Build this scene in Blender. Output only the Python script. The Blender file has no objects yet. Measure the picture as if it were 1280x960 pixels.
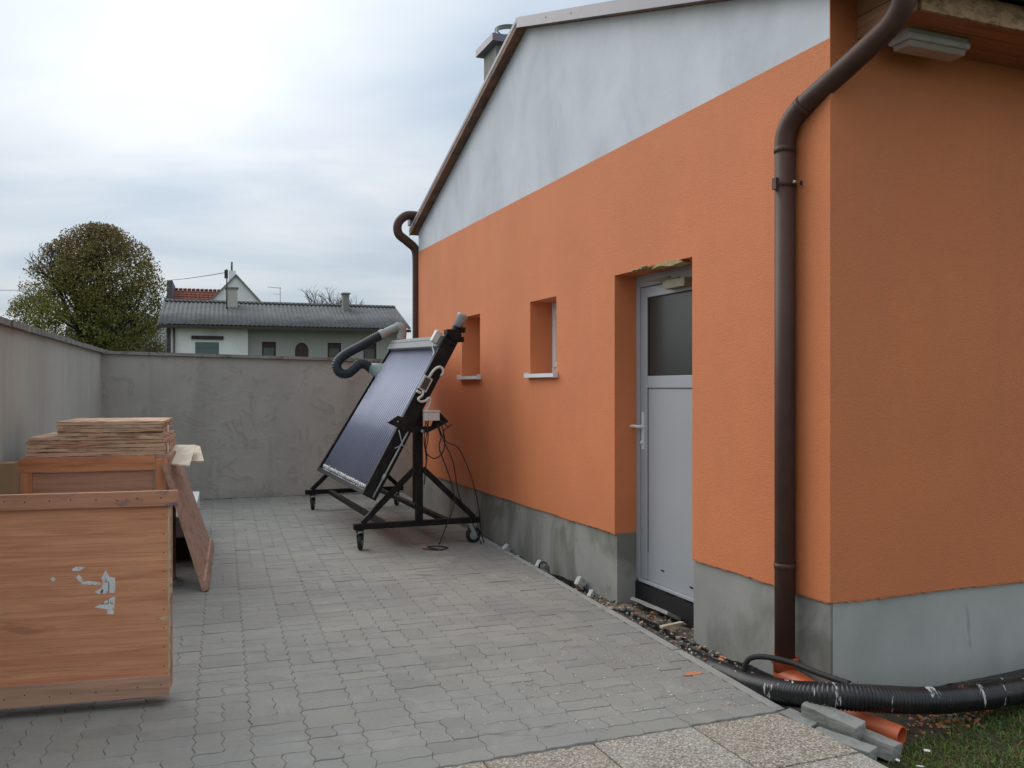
import bpy, math, random
import numpy as np
from math import sin, cos, pi, radians, sqrt, atan2
from mathutils import Vector, Matrix
random.seed(7); rng = np.random.default_rng(7)
S = bpy.context.scene
COL = S.collection
# ------------------------------------------------------------------ camera, sky, sun, exposure
cam_d = bpy.data.cameras.new("camera"); cam = bpy.data.objects.new("camera", cam_d); COL.objects.link(cam)
cam.location = (0, 0, 1.52); cam.rotation_euler = (radians(90), 0, 0)
cam_d.sensor_width = 36; cam_d.lens = 30.94; cam_d.shift_y = 0.0031
cam_d.clip_start = 0.05; cam_d.clip_end = 2000
S.camera = cam
S.view_settings.view_transform = 'Standard'; S.view_settings.look = 'None'
S.view_settings.exposure = 0.34; S.view_settings.gamma = 1
SUN_EL, SUN_AZ = radians(36), radians(-58)
sd = (sin(SUN_AZ)*cos(SUN_EL), cos(SUN_AZ)*cos(SUN_EL), sin(SUN_EL))
w = bpy.data.worlds.new("World"); S.world = w; w.use_nodes = True
nt = w.node_tree; N = nt.nodes; L = nt.links; N.clear()
out = N.new('ShaderNodeOutputWorld'); bg = N.new('ShaderNodeBackground'); bg.inputs['Strength'].default_value = 0.1
sky = N.new('ShaderNodeTexSky'); sky.sky_type = 'NISHITA'; sky.sun_disc = False
sky.sun_elevation = SUN_EL; sky.sun_rotation = SUN_AZ
tc = N.new('ShaderNodeTexCoord')
sep = N.new('ShaderNodeSeparateXYZ'); L.new(tc.outputs['Generated'], sep.inputs[0])
def wm(op, a, b=None):
    n = N.new('ShaderNodeMath'); n.operation = op
    for i, q in enumerate((a, b)):
        if q is None: continue
        if isinstance(q, (int, float)): n.inputs[i].default_value = q
        else: L.new(q, n.inputs[i])
    return n.outputs[0]
den = wm('ADD', wm('ABSOLUTE', sep.outputs[2]), 0.16)
cmb = N.new('ShaderNodeCombineXYZ')
L.new(wm('DIVIDE', sep.outputs[0], den), cmb.inputs[0]); L.new(wm('DIVIDE', sep.outputs[1], den), cmb.inputs[1])
n1 = N.new('ShaderNodeTexNoise'); n1.inputs['Scale'].default_value = 0.95; n1.inputs['Detail'].default_value = 7
n1.inputs['Roughness'].default_value = 0.5; n1.inputs['Distortion'].default_value = 0.35
mp = N.new('ShaderNodeMapping'); mp.inputs['Location'].default_value = (3.7, 1.1, 0); mp.inputs['Rotation'].default_value = (0, 0, 0.5)
mp.inputs['Scale'].default_value = (1.0, 1.5, 1)
L.new(cmb.outputs[0], mp.inputs[0]); L.new(mp.outputs[0], n1.inputs['Vector'])
cr = N.new('ShaderNodeValToRGB'); L.new(n1.outputs[0], cr.inputs[0])
cr.color_ramp.elements[0].position = 0.30; cr.color_ramp.elements[0].color = (0.47, 0.57, 0.70, 1)
cr.color_ramp.elements[1].position = 0.66; cr.color_ramp.elements[1].color = (0.86, 0.89, 0.92, 1)
e = cr.color_ramp.elements.new(0.47); e.color = (0.66, 0.735, 0.81, 1)
dt = N.new('ShaderNodeVectorMath'); dt.operation = 'DOT_PRODUCT'; L.new(tc.outputs['Generated'], dt.inputs[0])
gd = Vector((-0.37, 1, 0.47)).normalized(); dt.inputs[1].default_value = gd
glow = wm('POWER', wm('MAXIMUM', dt.outputs['Value'], 0.0), 38.0)
gl = wm('MULTIPLY', glow, 0.32)
addc = N.new('ShaderNodeVectorMath'); addc.operation = 'ADD'
gv = N.new('ShaderNodeCombineXYZ')
L.new(gl, gv.inputs[0]); L.new(gl, gv.inputs[1]); L.new(gl, gv.inputs[2])
L.new(cr.outputs[0], addc.inputs[0]); L.new(gv.outputs[0], addc.inputs[1])
scl = N.new('ShaderNodeVectorMath'); scl.operation = 'SCALE'; L.new(wm('MULTIPLY', wm('ADD', wm('MULTIPLY', wm('MAXIMUM', sep.outputs[2], 0.0), 1.1), 1.0), 5.9), scl.inputs['Scale'])   # overcast sky: brighter overhead
L.new(addc.outputs[0], scl.inputs[0])
mx = N.new('ShaderNodeMixRGB'); mx.inputs[0].default_value = 0.88
L.new(sky.outputs[0], mx.inputs[1]); L.new(scl.outputs[0], mx.inputs[2])
L.new(mx.outputs[0], bg.inputs['Color']); L.new(bg.outputs[0], out.inputs[0])
sl = bpy.data.lights.new("sun", 'SUN'); sl.energy = 1.35; sl.angle = radians(50); sl.color = (1, 0.96, 0.9)
so = bpy.data.objects.new("sun", sl); COL.objects.link(so); so.location = (-10, 20, 30)
so.rotation_euler = (-Vector(sd)).to_track_quat('-Z', 'Y').to_euler()

# ------------------------------------------------------------------ frames (all real positions, metres)
TB = atan2(442, 1100)            # turn of the orange building
TY = atan2(0.313, 0.95)          # turn of the yard (walls, paving)
C0 = Vector((1.578, 4.361, 0.0)) # near corner of the building
K0 = Vector((1.22, 4.17, 0.0))   # near right corner of the paving
MB_ = Matrix.Translation(C0) @ Matrix.Rotation(TB, 4, 'Z')
MY_ = Matrix.Translation(K0) @ Matrix.Rotation(TY, 4, 'Z')
def bl(v, s, z): return MB_ @ Vector((v, s, z))
def yd(x, y, z): return MY_ @ Vector((x, y, z))

# ------------------------------------------------------------------ materials
def base_mat(name):
    m = bpy.data.materials.new(name); m.use_nodes = True
    return m, m.node_tree.nodes, m.node_tree.links, m.node_tree.nodes['Principled BSDF']
def nz(Nn, Ll, vec, scale, detail=4, rough=0.55, dist=0.0, mscale=None):
    t = Nn.new('ShaderNodeTexNoise'); t.inputs['Scale'].default_value = scale; t.inputs['Detail'].default_value = detail
    t.inputs['Roughness'].default_value = rough; t.inputs['Distortion'].default_value = dist
    if mscale:
        q = Nn.new('ShaderNodeMapping'); q.inputs['Scale'].default_value = mscale; Ll.new(vec, q.inputs[0]); Ll.new(q.outputs[0], t.inputs['Vector'])
    else: Ll.new(vec, t.inputs['Vector'])
    return t.outputs[0]
def ramp(Nn, Ll, fac, stops):
    r = Nn.new('ShaderNodeValToRGB'); Ll.new(fac, r.inputs[0]); els = r.color_ramp.elements
    while len(els) < len(stops): els.new(0.5)
    for e_, (p, c) in zip(els, stops):
        e_.position = p; e_.color = (c if len(c) == 4 else (*c, 1)) if not isinstance(c, (int, float)) else (c, c, c, 1)
    return r.outputs[0]
def mixc(Nn, Ll, fac, a, b, mode='MIX'):
    m = Nn.new('ShaderNodeMixRGB'); m.blend_type = mode
    if isinstance(fac, (int, float)): m.inputs[0].default_value = fac
    else: Ll.new(fac, m.inputs[0])
    for i, q in ((1, a), (2, b)):
        if isinstance(q, tuple): m.inputs[i].default_value = (*q[:3], 1)
        else: Ll.new(q, m.inputs[i])
    return m.outputs[0]
def bump(Nn, Ll, bs, h, strength, dist):
    b = Nn.new('ShaderNodeBump'); b.inputs['Strength'].default_value = strength; b.inputs['Distance'].default_value = dist
    Ll.new(h, b.inputs['Height'])
    prev = bs.inputs['Normal']
    if prev.is_linked:
        Ll.new(prev.links[0].from_socket, b.inputs['Normal'])
    Ll.new(b.outputs[0], bs.inputs['Normal'])
def mat(name, c, rough=0.8, var=0.15, scale=4, bs=40, bstr=0.3, bd=0.003, metal=0.0, layers=(), coat=0, mscale=None, world=False, spec=None):
    """layers: (colour, noise scale, lo, hi, amount, stretch, detail)"""
    m, Nn, Ll, b = base_mat(name)
    t = Nn.new('ShaderNodeTexCoord'); vec = t.outputs['Object']
    if world: vec = Nn.new('ShaderNodeNewGeometry').outputs['Position']
    a = nz(Nn, Ll, vec, scale, 6, 0.6, 0.2, mscale)
    lo = tuple(x*(1-var) for x in c); hi = tuple(min(1, x*(1+var)) for x in c)
    col = ramp(Nn, Ll, a, [(0.3, lo), (0.7, hi)])
    for i, (lc, ls, l0, l1, am, st, dtl) in enumerate(layers):
        q = Nn.new('ShaderNodeMapping'); q.inputs['Location'].default_value = (i*3.1+1.7, i*1.3, i*2.2); q.inputs['Scale'].default_value = st
        Ll.new(vec, q.inputs[0])
        f = ramp(Nn, Ll, nz(Nn, Ll, q.outputs[0], ls, dtl, 0.6, 0.8), [(l0, 0.0), (l1, am)])
        col = mixc(Nn, Ll, f, col, lc)
    Ll.new(col, b.inputs['Base Color'])
    b.inputs['Roughness'].default_value = rough; b.inputs['Metallic'].default_value = metal
    if spec is not None: b.inputs['Specular IOR Level'].default_value = spec
    if coat: b.inputs['Coat Weight'].default_value = coat
    if bstr: bump(Nn, Ll, b, nz(Nn, Ll, vec, bs, 5, 0.6, 0.0, mscale), bstr, bd)
    return m
one = (1, 1, 1)
M = {}
M['orange'] = mat('orange_plaster', (0.67, 0.213, 0.080), 0.75, 0.06, 1.3, 150, 0.9, 0.005, spec=0.5,
    layers=[((0.50, 0.19, 0.09), 2.2, 0.52, 0.72, 0.30, (1.2, 1.2, 0.22), 7), ((0.42, 0.17, 0.09), 6.0, 0.64, 0.74, 0.22, (1, 1, 0.5), 5), ((0.58, 0.18, 0.07), 0.7, 0.45, 0.75, 0.30, one, 5), ((0.55, 0.185, 0.075), 90, 0.5, 0.72, 0.45, one, 3), ((0.72, 0.26, 0.11), 3.0, 0.55, 0.8, 0.22, (1, 1, 0.35), 5)])
M['gray_plaster'] = mat('pale_grey_plaster', (0.61, 0.64, 0.685), 0.95, 0.08, 1.6, 30, 0.35, 0.004, spec=0.2,
    layers=[((0.43, 0.455, 0.50), 1.3, 0.45, 0.72, 0.6, (1, 1, 0.5), 7), ((0.66, 0.69, 0.73), 3.5, 0.5, 0.8, 0.4, (1, 1, 0.25), 6)])
M['plinth'] = mat('plinth_render', (0.31, 0.31, 0.29), 0.9, 0.1, 2.2, 60, 0.4, 0.003, spec=0.25,
    layers=[((0.14, 0.145, 0.115), 1.6, 0.46, 0.60, 0.75, (1, 1, 0.7), 6), ((0.40, 0.40, 0.38), 3.5, 0.60, 0.78, 0.4, (1, 1, 0.3), 6), ((0.16, 0.16, 0.145), 9, 0.64, 0.75, 0.3, (1, 1, 0.6), 4)])
M['plinth_side'] = mat('plinth_render_dry', (0.44, 0.445, 0.415), 0.9, 0.07, 2.2, 60, 0.3, 0.003, spec=0.25,
    layers=[((0.27, 0.28, 0.265), 1.6, 0.48, 0.72, 0.5, (1, 1, 0.5), 5), ((0.10, 0.10, 0.09), 5, 0.68, 0.76, 0.5, (1, 1, 0.3), 5)])
def wall_mat(name, c, dark, light):
    m, Nn, Ll, b = base_mat(name)
    vec = Nn.new('ShaderNodeTexCoord').outputs['Object']
    col = ramp(Nn, Ll, nz(Nn, Ll, vec, 1.1, 8, 0.62, 0.4), [(0.3, tuple(x*0.86 for x in c)), (0.7, tuple(x*1.1 for x in c))])
    f = ramp(Nn, Ll, nz(Nn, Ll, vec, 2.6, 4, 0.5, 2.2), [(0.57, 0.0), (0.62, 0.55), (0.68, 0.0)])       # trowel sweeps
    col = mixc(Nn, Ll, f, col, dark)
    f = ramp(Nn, Ll, nz(Nn, Ll, vec, 1.0, 5, 0.6, 0.5, (2.6, 2.6, 0.35)), [(0.52, 0.0), (0.68, 0.45)])
    col = mixc(Nn, Ll, f, col, dark)
    f = ramp(Nn, Ll, nz(Nn, Ll, vec, 1.7, 6, 0.6, 1.0, (1, 1, 0.6)), [(0.55, 0.0), (0.75, 0.4)])
    col = mixc(Nn, Ll, f, col, light)
    Ll.new(col, b.inputs['Base Color']); b.inputs['Roughness'].default_value = 0.94; b.inputs['Specular IOR Level'].default_value = 0.2
    bump(Nn, Ll, b, nz(Nn, Ll, vec, 45, 6, 0.6), 0.35, 0.004)
    bump(Nn, Ll, b, nz(Nn, Ll, vec, 2.6, 4, 0.5, 2.2), 0.6, 0.02)
    return m
M['yard_wall'] = wall_mat('rough_cement_render', (0.40, 0.39, 0.355), (0.28, 0.27, 0.24), (0.47, 0.465, 0.42))
M['left_wall'] = mat('board_marked_concrete', (0.42, 0.418, 0.375), 0.92, 0.08, 1.2, 55, 0.4, 0.004, spec=0.2,
    layers=[((0.31, 0.30, 0.265), 1.3, 0.46, 0.7, 0.5, (2.2, 2.2, 0.25), 6), ((0.38, 0.36, 0.34), 2.6, 0.55, 0.8, 0.4, (1, 1, 0.25), 6), ((0.15, 0.13, 0.12), 6, 0.64, 0.74, 0.4, (1, 1, 0.4), 5)])
M['coping'] = mat('weathered_coping', (0.25, 0.245, 0.225), 0.95, 0.2, 7, 60, 0.8, 0.008, spec=0.2,
    layers=[((0.09, 0.09, 0.08), 9, 0.5, 0.65, 0.7, one, 6), ((0.38, 0.36, 0.33), 14, 0.6, 0.72, 0.5, one, 5)])
def paver_mat():
    m, Nn, Ll, b = base_mat('grey_concrete_paver')
    g = Nn.new('ShaderNodeNewGeometry'); vec = g.outputs['Position']
    oi = Nn.new('ShaderNodeObjectInfo')
    ad = Nn.new('ShaderNodeMath'); ad.operation = 'ADD'; Ll.new(g.outputs['Random Per Island'], ad.inputs[0]); Ll.new(oi.outputs['Random'], ad.inputs[1])
    fr = Nn.new('ShaderNodeMath'); fr.operation = 'FRACT'; Ll.new(ad.outputs[0], fr.inputs[0])
    col = ramp(Nn, Ll, fr.outputs[0], [(0.0, (0.258, 0.254, 0.232)), (0.35, (0.295, 0.288, 0.262)), (0.7, (0.28, 0.28, 0.262)), (1.0, (0.318, 0.308, 0.28))])
    big = ramp(Nn, Ll, nz(Nn, Ll, vec, 0.7, 5, 0.6, 0.3), [(0.3, (0.84, 0.85, 0.87)), (0.7, (1.12, 1.11, 1.07))])
    col = mixc(Nn, Ll, 1.0, col, big, 'MULTIPLY')
    f = ramp(Nn, Ll, nz(Nn, Ll, vec, 5.5, 4, 0.6, 0.6, (0.6, 2.0, 1)), [(0.62, 0.0), (0.74, 0.6)])
    col = mixc(Nn, Ll, f, col, (0.10, 0.095, 0.085))
    f = ramp(Nn, Ll, nz(Nn, Ll, vec, 3.2, 7, 0.6, 1.0), [(0.52, 0.0), (0.70, 0.5)])
    col = mixc(Nn, Ll, f, col, (0.37, 0.365, 0.34))
    f = ramp(Nn, Ll, nz(Nn, Ll, vec, 11, 6, 0.7, 0.4), [(0.55, 0.0), (0.75, 0.45)])
    col = mixc(Nn, Ll, f, col, (0.17, 0.165, 0.15))
    f = ramp(Nn, Ll, nz(Nn, Ll, vec, 38, 2, 0.5), [(0.745, 0.0), (0.765, 0.85)])
    col = mixc(Nn, Ll, f, col, (0.55, 0.52, 0.48))
    f = ramp(Nn, Ll, nz(Nn, Ll, vec, 230, 3, 0.6), [(0.4, 0.22), (0.6, 0.0)])
    col = mixc(Nn, Ll, f, col, (0.10, 0.10, 0.095))
    Ll.new(col, b.inputs['Base Color']); b.inputs['Roughness'].default_value = 0.85; b.inputs['Specular IOR Level'].default_value = 0.35
    bump(Nn, Ll, b, nz(Nn, Ll, vec, 190, 4, 0.7), 0.5, 0.0025)
    bump(Nn, Ll, b, nz(Nn, Ll, vec, 14, 4, 0.6), 0.35, 0.006)
    return m
M['paver'] = paver_mat()
M['sand'] = mat('joint_sand', (0.17, 0.165, 0.15), 0.95, 0.3, 20, 150, 0.6, 0.004, world=True)
def agg_mat(name, tint):
    m, Nn, Ll, b = base_mat(name)
    vec = Nn.new('ShaderNodeTexCoord').outputs['Object']
    v = Nn.new('ShaderNodeTexVoronoi'); v.inputs['Scale'].default_value = 120; Ll.new(vec, v.inputs['Vector'])
    hs = Nn.new('ShaderNodeSeparateColor'); Ll.new(v.outputs['Color'], hs.inputs[0])
    col = ramp(Nn, Ll, hs.outputs[0], [(0.0, (0.11, 0.09, 0.07)), (0.35, (0.30, 0.25, 0.19)), (0.65, (0.42, 0.38, 0.31)), (1.0, (0.66, 0.62, 0.54))])
    f = ramp(Nn, Ll, v.outputs['Distance'], [(0.35, 0.0), (0.75, 0.65)])
    col = mixc(Nn, Ll, f, col, (0.16, 0.14, 0.12))
    f2 = ramp(Nn, Ll, nz(Nn, Ll, vec, 3.0, 5), [(0.4, 0.0), (0.7, 0.4)])
    col = mixc(Nn, Ll, f2, col, tint)
    Ll.new(col, b.inputs['Base Color']); b.inputs['Roughness'].default_value = 0.8
    inv = Nn.new('ShaderNodeMath'); inv.operation = 'SUBTRACT'; inv.inputs[0].default_value = 1; Ll.new(v.outputs['Distance'], inv.inputs[1])
    bump(Nn, Ll, b, inv.outputs[0], 0.8, 0.004)
    return m
M['agg_brown'] = agg_mat('brown_exposed_aggregate', (0.36, 0.31, 0.25))
M['agg_grey'] = agg_mat('grey_exposed_aggregate', (0.44, 0.43, 0.40))
M['stone'] = mat('broken_concrete', (0.25, 0.255, 0.235), 0.92, 0.15, 9, 120, 0.6, 0.004,
    layers=[((0.14, 0.14, 0.13), 9, 0.5, 0.7, 0.5, one, 5), ((0.46, 0.45, 0.42), 22, 0.6, 0.7, 0.5, one, 4)])
M['kerb'] = mat('grey_kerb_concrete', (0.31, 0.31, 0.29), 0.92, 0.12, 9, 120, 0.5, 0.004, layers=[((0.17, 0.165, 0.15), 9, 0.55, 0.7, 0.5, one, 5)])
M['chalk'] = mat('pale_mortar_lump', (0.50, 0.50, 0.47), 0.95, 0.15, 20, 120, 0.6, 0.004, layers=[((0.24, 0.24, 0.22), 25, 0.5, 0.65, 0.5, one, 4)])
M['soil'] = mat('dark_soil', (0.06, 0.045, 0.03), 1.0, 0.5, 8, 60, 1.0, 0.02, world=True,
    layers=[((0.16, 0.11, 0.07), 12, 0.55, 0.7, 0.6, one, 6), ((0.045, 0.06, 0.02), 5, 0.45, 0.6, 0.7, one, 5)])
M['lawn'] = mat('far_grass', (0.055, 0.08, 0.03), 1.0, 0.3, 2, 30, 0.6, 0.02, world=True, layers=[((0.10, 0.09, 0.04), 0.6, 0.5, 0.7, 0.6, one, 5)])
M['gravel'] = mat('gap_rubble_bed', (0.11, 0.09, 0.075), 1.0, 0.4, 14, 90, 1.0, 0.012, world=True,
    layers=[((0.30, 0.24, 0.18), 5, 0.52, 0.62, 0.8, one, 6), ((0.42, 0.17, 0.09), 11, 0.62, 0.7, 0.8, one, 5), ((0.03, 0.03, 0.03), 9, 0.55, 0.65, 0.7, one, 4)])
def wood(name, c, dark, axis=0, rough=0.6, grain=1.0, extra=()):
    st = [14, 14, 14]; st[axis] = 0.9
    st2 = [5, 5, 5]; st2[axis] = 0.6
    return mat(name, c, rough, 0.14, 2.2, 9, 0.35, 0.002, mscale=tuple(st),
        layers=[(dark, 1.6, 0.46, 0.72, 0.75*grain, tuple(st), 7), (tuple(x*0.62 for x in dark), 1.4, 0.58, 0.72, 0.55*grain, tuple(st2), 5),
                (tuple(min(1, x*1.3) for x in c), 1.2, 0.55, 0.8, 0.4, tuple(st2), 5)] + list(extra))
M['ply'] = wood('red_brown_plywood', (0.72, 0.325, 0.175), (0.48, 0.165, 0.075), grain=0.8, extra=[((0.36, 0.13, 0.06), 4.5, 0.50, 0.60, 0.35, (0.5, 22, 22), 8), ((0.30, 0.12, 0.06), 1.3, 0.62, 0.68, 0.55, (0.6, 3, 5), 6), ((0.34, 0.25, 0.19), 3.0, 0.62, 0.75, 0.4, (1.2, 3, 1), 5)])
M['ply_b'] = wood('pinkish_plywood', (0.50, 0.26, 0.165), (0.32, 0.14, 0.08))
M['batten'] = wood('stained_batten', (0.56, 0.26, 0.15), (0.26, 0.11, 0.07), extra=[((0.06, 0.10, 0.19), 2.3, 0.56, 0.68, 0.8, (2, 2, 5), 5)])
M['batten2'] = wood('orange_batten', (0.62, 0.25, 0.11), (0.26, 0.085, 0.035))
M['batten_v'] = wood('orange_batten_upright', (0.62, 0.25, 0.11), (0.26, 0.085, 0.035), axis=2)
M['batten_lo'] = wood('pale_batten', (0.54, 0.31, 0.21), (0.30, 0.16, 0.10))
M['edge'] = mat('ply_edge', (0.64, 0.42, 0.28), 0.85, 0.2, 6, 30, 0.8, 0.006, mscale=(0.7, 3, 9),
    layers=[((0.13, 0.055, 0.03), 3.0, 0.50, 0.60, 0.85, (1.0, 3, 22), 5), ((0.62, 0.45, 0.30), 3.2, 0.55, 0.7, 0.8, (1.0, 3, 24), 5), ((0.50, 0.17, 0.08), 1.8, 0.56, 0.68, 0.6, (1.5, 3, 16), 4)])
M['cream'] = wood('cream_board', (0.62, 0.53, 0.39), (0.50, 0.38, 0.24), axis=1)
M['raw_edge'] = mat('splintered_ply_edge', (0.58, 0.42, 0.27), 0.9, 0.25, 25, 40, 0.8, 0.004, mscale=(1, 1, 0.3))
M['leanwood'] = wood('weathered_plywood', (0.43, 0.26, 0.185), (0.19, 0.095, 0.06), axis=1)
M['card'] = mat('cardboard', (0.30, 0.19, 0.10), 0.9, 0.1, 5, 60, 0.2, 0.001)
M['whitebox'] = mat('white_foam', (0.60, 0.62, 0.63), 0.9, 0.06, 3, 60, 0.2, 0.002, layers=[((0.40, 0.41, 0.41), 3, 0.5, 0.75, 0.5, one, 5)])
M['paper'] = mat('torn_paper', (0.74, 0.74, 0.73), 0.8, 0.08, 20, 60, 0.2, 0.001, layers=[((0.55, 0.36, 0.25), 55, 0.56, 0.62, 0.9, (1, 1, 0.6), 4)])
M['ink'] = mat('print_ink', (0.06, 0.06, 0.07), 0.7, 0.05, 20, bstr=0)
M['alu'] = mat('light_grey_coated_metal', (0.365, 0.385, 0.41), 0.42, 0.03, 2, 200, 0.05, 0.001, spec=0.5, layers=[((0.31, 0.33, 0.36), 1.5, 0.5, 0.8, 0.35, one, 5)])
M['white_metal'] = mat('white_powder_coat', (0.74, 0.75, 0.77), 0.4, 0.03, 3, 60, 0.05, 0.001)
M['white_frame'] = mat('white_plastic_frame', (0.78, 0.79, 0.80), 0.35, 0.02, 3, bstr=0)
M['bitumen'] = mat('black_bitumen', (0.010, 0.010, 0.011), 0.55, 0.3, 10, 70, 0.8, 0.004)
M['olive'] = mat('olive_metal', (0.24, 0.21, 0.12), 0.5, 0.1, 10, 60, 0.1, 0.001)
M['foam'] = mat('yellow_foam', (0.42, 0.32, 0.16), 1.0, 0.3, 60, 120, 1, 0.006)
M['brownpipe'] = mat('brown_coated_steel', (0.080, 0.042, 0.031), 0.5, 0.12, 4, 80, 0.08, 0.001, spec=0.25,
    layers=[((0.045, 0.024, 0.02), 3, 0.5, 0.7, 0.6, (1, 1, 0.5), 4), ((0.55, 0.50, 0.46), 16, 0.765, 0.785, 0.8, (1, 1, 0.35), 3)])
M['castmetal'] = mat('dull_cast_metal', (0.42, 0.43, 0.42), 0.5, 0.1, 30, bstr=0, metal=0.3)
M['steel'] = mat('zinc_steel', (0.42, 0.42, 0.42), 0.35, 0.1, 30, 100, 0.1, 0.001, metal=0.8)
M['fascia'] = mat('purple_grey_sheet_metal', (0.17, 0.165, 0.20), 0.42, 0.08, 3, 40, 0.05, 0.001, layers=[((0.12, 0.11, 0.12), 5, 0.55, 0.75, 0.5, (1, 1, 3), 4)])
M['soffit'] = mat('brown_soffit_wood', (0.20, 0.10, 0.06), 0.75, 0.3, 8, 30, 0.5, 0.003, layers=[((0.05, 0.04, 0.035), 5, 0.45, 0.65, 0.7, one, 5)])
M['soffit_bounce'] = wood('bounce_tinted_soffit', (0.34, 0.125, 0.055), (0.20, 0.07, 0.03), rough=0.8)  # plain soffit wood with orange bounce light put into its colour
M['fascia_wood'] = mat('rough_sawn_fascia', (0.36, 0.22, 0.12), 0.9, 0.3, 12, 60, 1.0, 0.006, layers=[((0.10, 0.06, 0.035), 14, 0.45, 0.65, 0.8, (1, 1, 2), 6)])
M['endwood'] = wood('sawn_board', (0.34, 0.17, 0.085), (0.20, 0.085, 0.04), axis=1, rough=0.8)
M['darkmetal'] = mat('roof_sheet_dark', (0.10, 0.085, 0.085), 0.5, 0.15, 4, 40, 0.1, 0.001)
M['stack'] = mat('grey_chimney_cladding', (0.22, 0.215, 0.20), 0.8, 0.12, 4, 30, 0.3, 0.003, layers=[((0.13, 0.13, 0.12), 3, 0.5, 0.7, 0.6, (4, 4, 0.4), 5)])
M['orange_pvc'] = mat('orange_drain_plastic', (0.56, 0.125, 0.045), 0.42, 0.1, 4, 90, 0.15, 0.001,
    layers=[((0.30, 0.09, 0.05), 5, 0.5, 0.75, 0.5, one, 5), ((0.60, 0.30, 0.20), 13, 0.62, 0.72, 0.5, one, 5)])
M['black_plastic'] = mat('black_corrugated_plastic', (0.012, 0.012, 0.014), 0.34, 0.2, 20, 60, 0.1, 0.001,
    layers=[((0.07, 0.06, 0.05), 6, 0.5, 0.75, 0.5, one, 5), ((0.50, 0.22, 0.13), 11, 0.67, 0.70, 0.8, one, 5), ((0.60, 0.60, 0.58), 7.5, 0.62, 0.65, 0.9, (2.6, 1, 0.7), 6)])
M['cart_black'] = mat('black_painted_steel', (0.007, 0.007, 0.008), 0.55, 0.2, 10, 80, 0.1, 0.001, spec=0.25, layers=[((0.03, 0.03, 0.028), 8, 0.5, 0.7, 0.6, one, 4)])
M['rubber'] = mat('black_rubber', (0.016, 0.016, 0.017), 0.7, 0.2, 20, 80, 0.2, 0.001)
M['duct'] = mat('dark_blue_grey_hose', (0.014, 0.021, 0.027), 0.5, 0.1, 10, 80, 0.1, 0.001)
M['grey_plastic'] = mat('grey_plastic', (0.33, 0.36, 0.35), 0.5, 0.06, 10, 80, 0.1, 0.001)
M['pale_plastic'] = mat('pale_grey_plastic', (0.58, 0.58, 0.55), 0.5, 0.06, 10, 80, 0.1, 0.001)
M['greencone'] = mat('grey_green_plastic', (0.24, 0.30, 0.29), 0.45, 0.1, 10, 80, 0.1, 0.001)
M['header'] = mat('grey_manifold_metal', (0.12, 0.13, 0.135), 0.5, 0.05, 3, 60, 0.05, 0.001)
M['tube'] = mat('blue_coated_glass_tube', (0.23, 0.245, 0.34), 0.30, 0.10, 1.2, bstr=0, metal=0.15, spec=0.7)
M['reflector'] = mat('silver_reflector', (0.88, 0.86, 0.90), 0.6, 0.05, 3, bstr=0)
M['crumb_dark_nail'] = mat('rusty_nail', (0.06, 0.035, 0.025), 0.7, 0.2, 30, bstr=0, metal=0.3)
M['display'] = mat('meter_display', (0.06, 0.07, 0.065), 0.2, 0.1, 10, bstr=0)
M['cable'] = mat('black_cable', (0.012, 0.012, 0.012), 0.5, 0.1, 10, bstr=0)
M['diffuser'] = mat('dirty_pinkish_diffuser', (0.42, 0.33, 0.31), 0.35, 0.05, 4, bstr=0, layers=[((0.22, 0.15, 0.13), 3, 0.5, 0.75, 0.4, one, 4)])
M['lamp_body'] = mat('grey_lamp_housing', (0.46, 0.46, 0.45), 0.45, 0.05, 4, bstr=0, layers=[((0.2, 0.18, 0.16), 8, 0.5, 0.75, 0.4, one, 4)])
def glass_mat(name, c, rough=0.08, tr=0.5):
    m, Nn, Ll, b = base_mat(name); b.inputs['Base Color'].default_value = (*c, 1); b.inputs['Roughness'].default_value = rough
    b.inputs['Transmission Weight'].default_value = tr; b.inputs['IOR'].default_value = 1.5; b.inputs['Specular IOR Level'].default_value = 0.6
    vec = Nn.new('ShaderNodeTexCoord').outputs['Object']
    bump(Nn, Ll, b, nz(Nn, Ll, vec, 22, 3, 0.5, 0, (1, 3, 0.6)), 0.06, 0.004)
    return m
M['door_glass'] = glass_mat('dark_patterned_glass', (0.035, 0.045, 0.042), 0.28, 0.3)
M['pane'] = glass_mat('window_glass', (0.30, 0.34, 0.36), 0.06, 0.5)
M['far_pane'] = glass_mat('far_window_glass', (0.10, 0.15, 0.15), 0.12, 0.2)
M['interior'] = mat('dim_interior', (0.05, 0.048, 0.045), 0.95, 0.2, 2, bstr=0)  # darkness of the unlit rooms behind the panes is put into this colour
M['housewhite'] = mat('white_house_render', (0.80, 0.82, 0.80), 0.9, 0.05, 1, 30, 0.2, 0.003, layers=[((0.46, 0.48, 0.47), 1, 0.45, 0.7, 0.5, (1, 1, 0.3), 5)])
M['housebeige'] = mat('beige_render', (0.46, 0.45, 0.40), 0.9, 0.1, 2, 30, 0.2, 0.003)
M['housegrey'] = mat('beige_grey_house_render', (0.34, 0.345, 0.32), 0.9, 0.06, 1, 30, 0.2, 0.003)
M['fibre'] = mat('grey_fibre_cement', (0.10, 0.105, 0.108), 0.85, 0.12, 1.2, 30, 0.4, 0.003,
    layers=[((0.06, 0.06, 0.058), 2.0, 0.45, 0.62, 0.7, (1, 1, 1), 6), ((0.17, 0.17, 0.16), 5, 0.58, 0.72, 0.6, one, 5)])
M['redtile'] = mat('red_brown_roof_tiles', (0.235, 0.075, 0.055), 0.85, 0.25, 3, 20, 0.4, 0.004, layers=[((0.12, 0.05, 0.04), 5, 0.5, 0.65, 0.7, (1, 1, 2), 5)])
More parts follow.
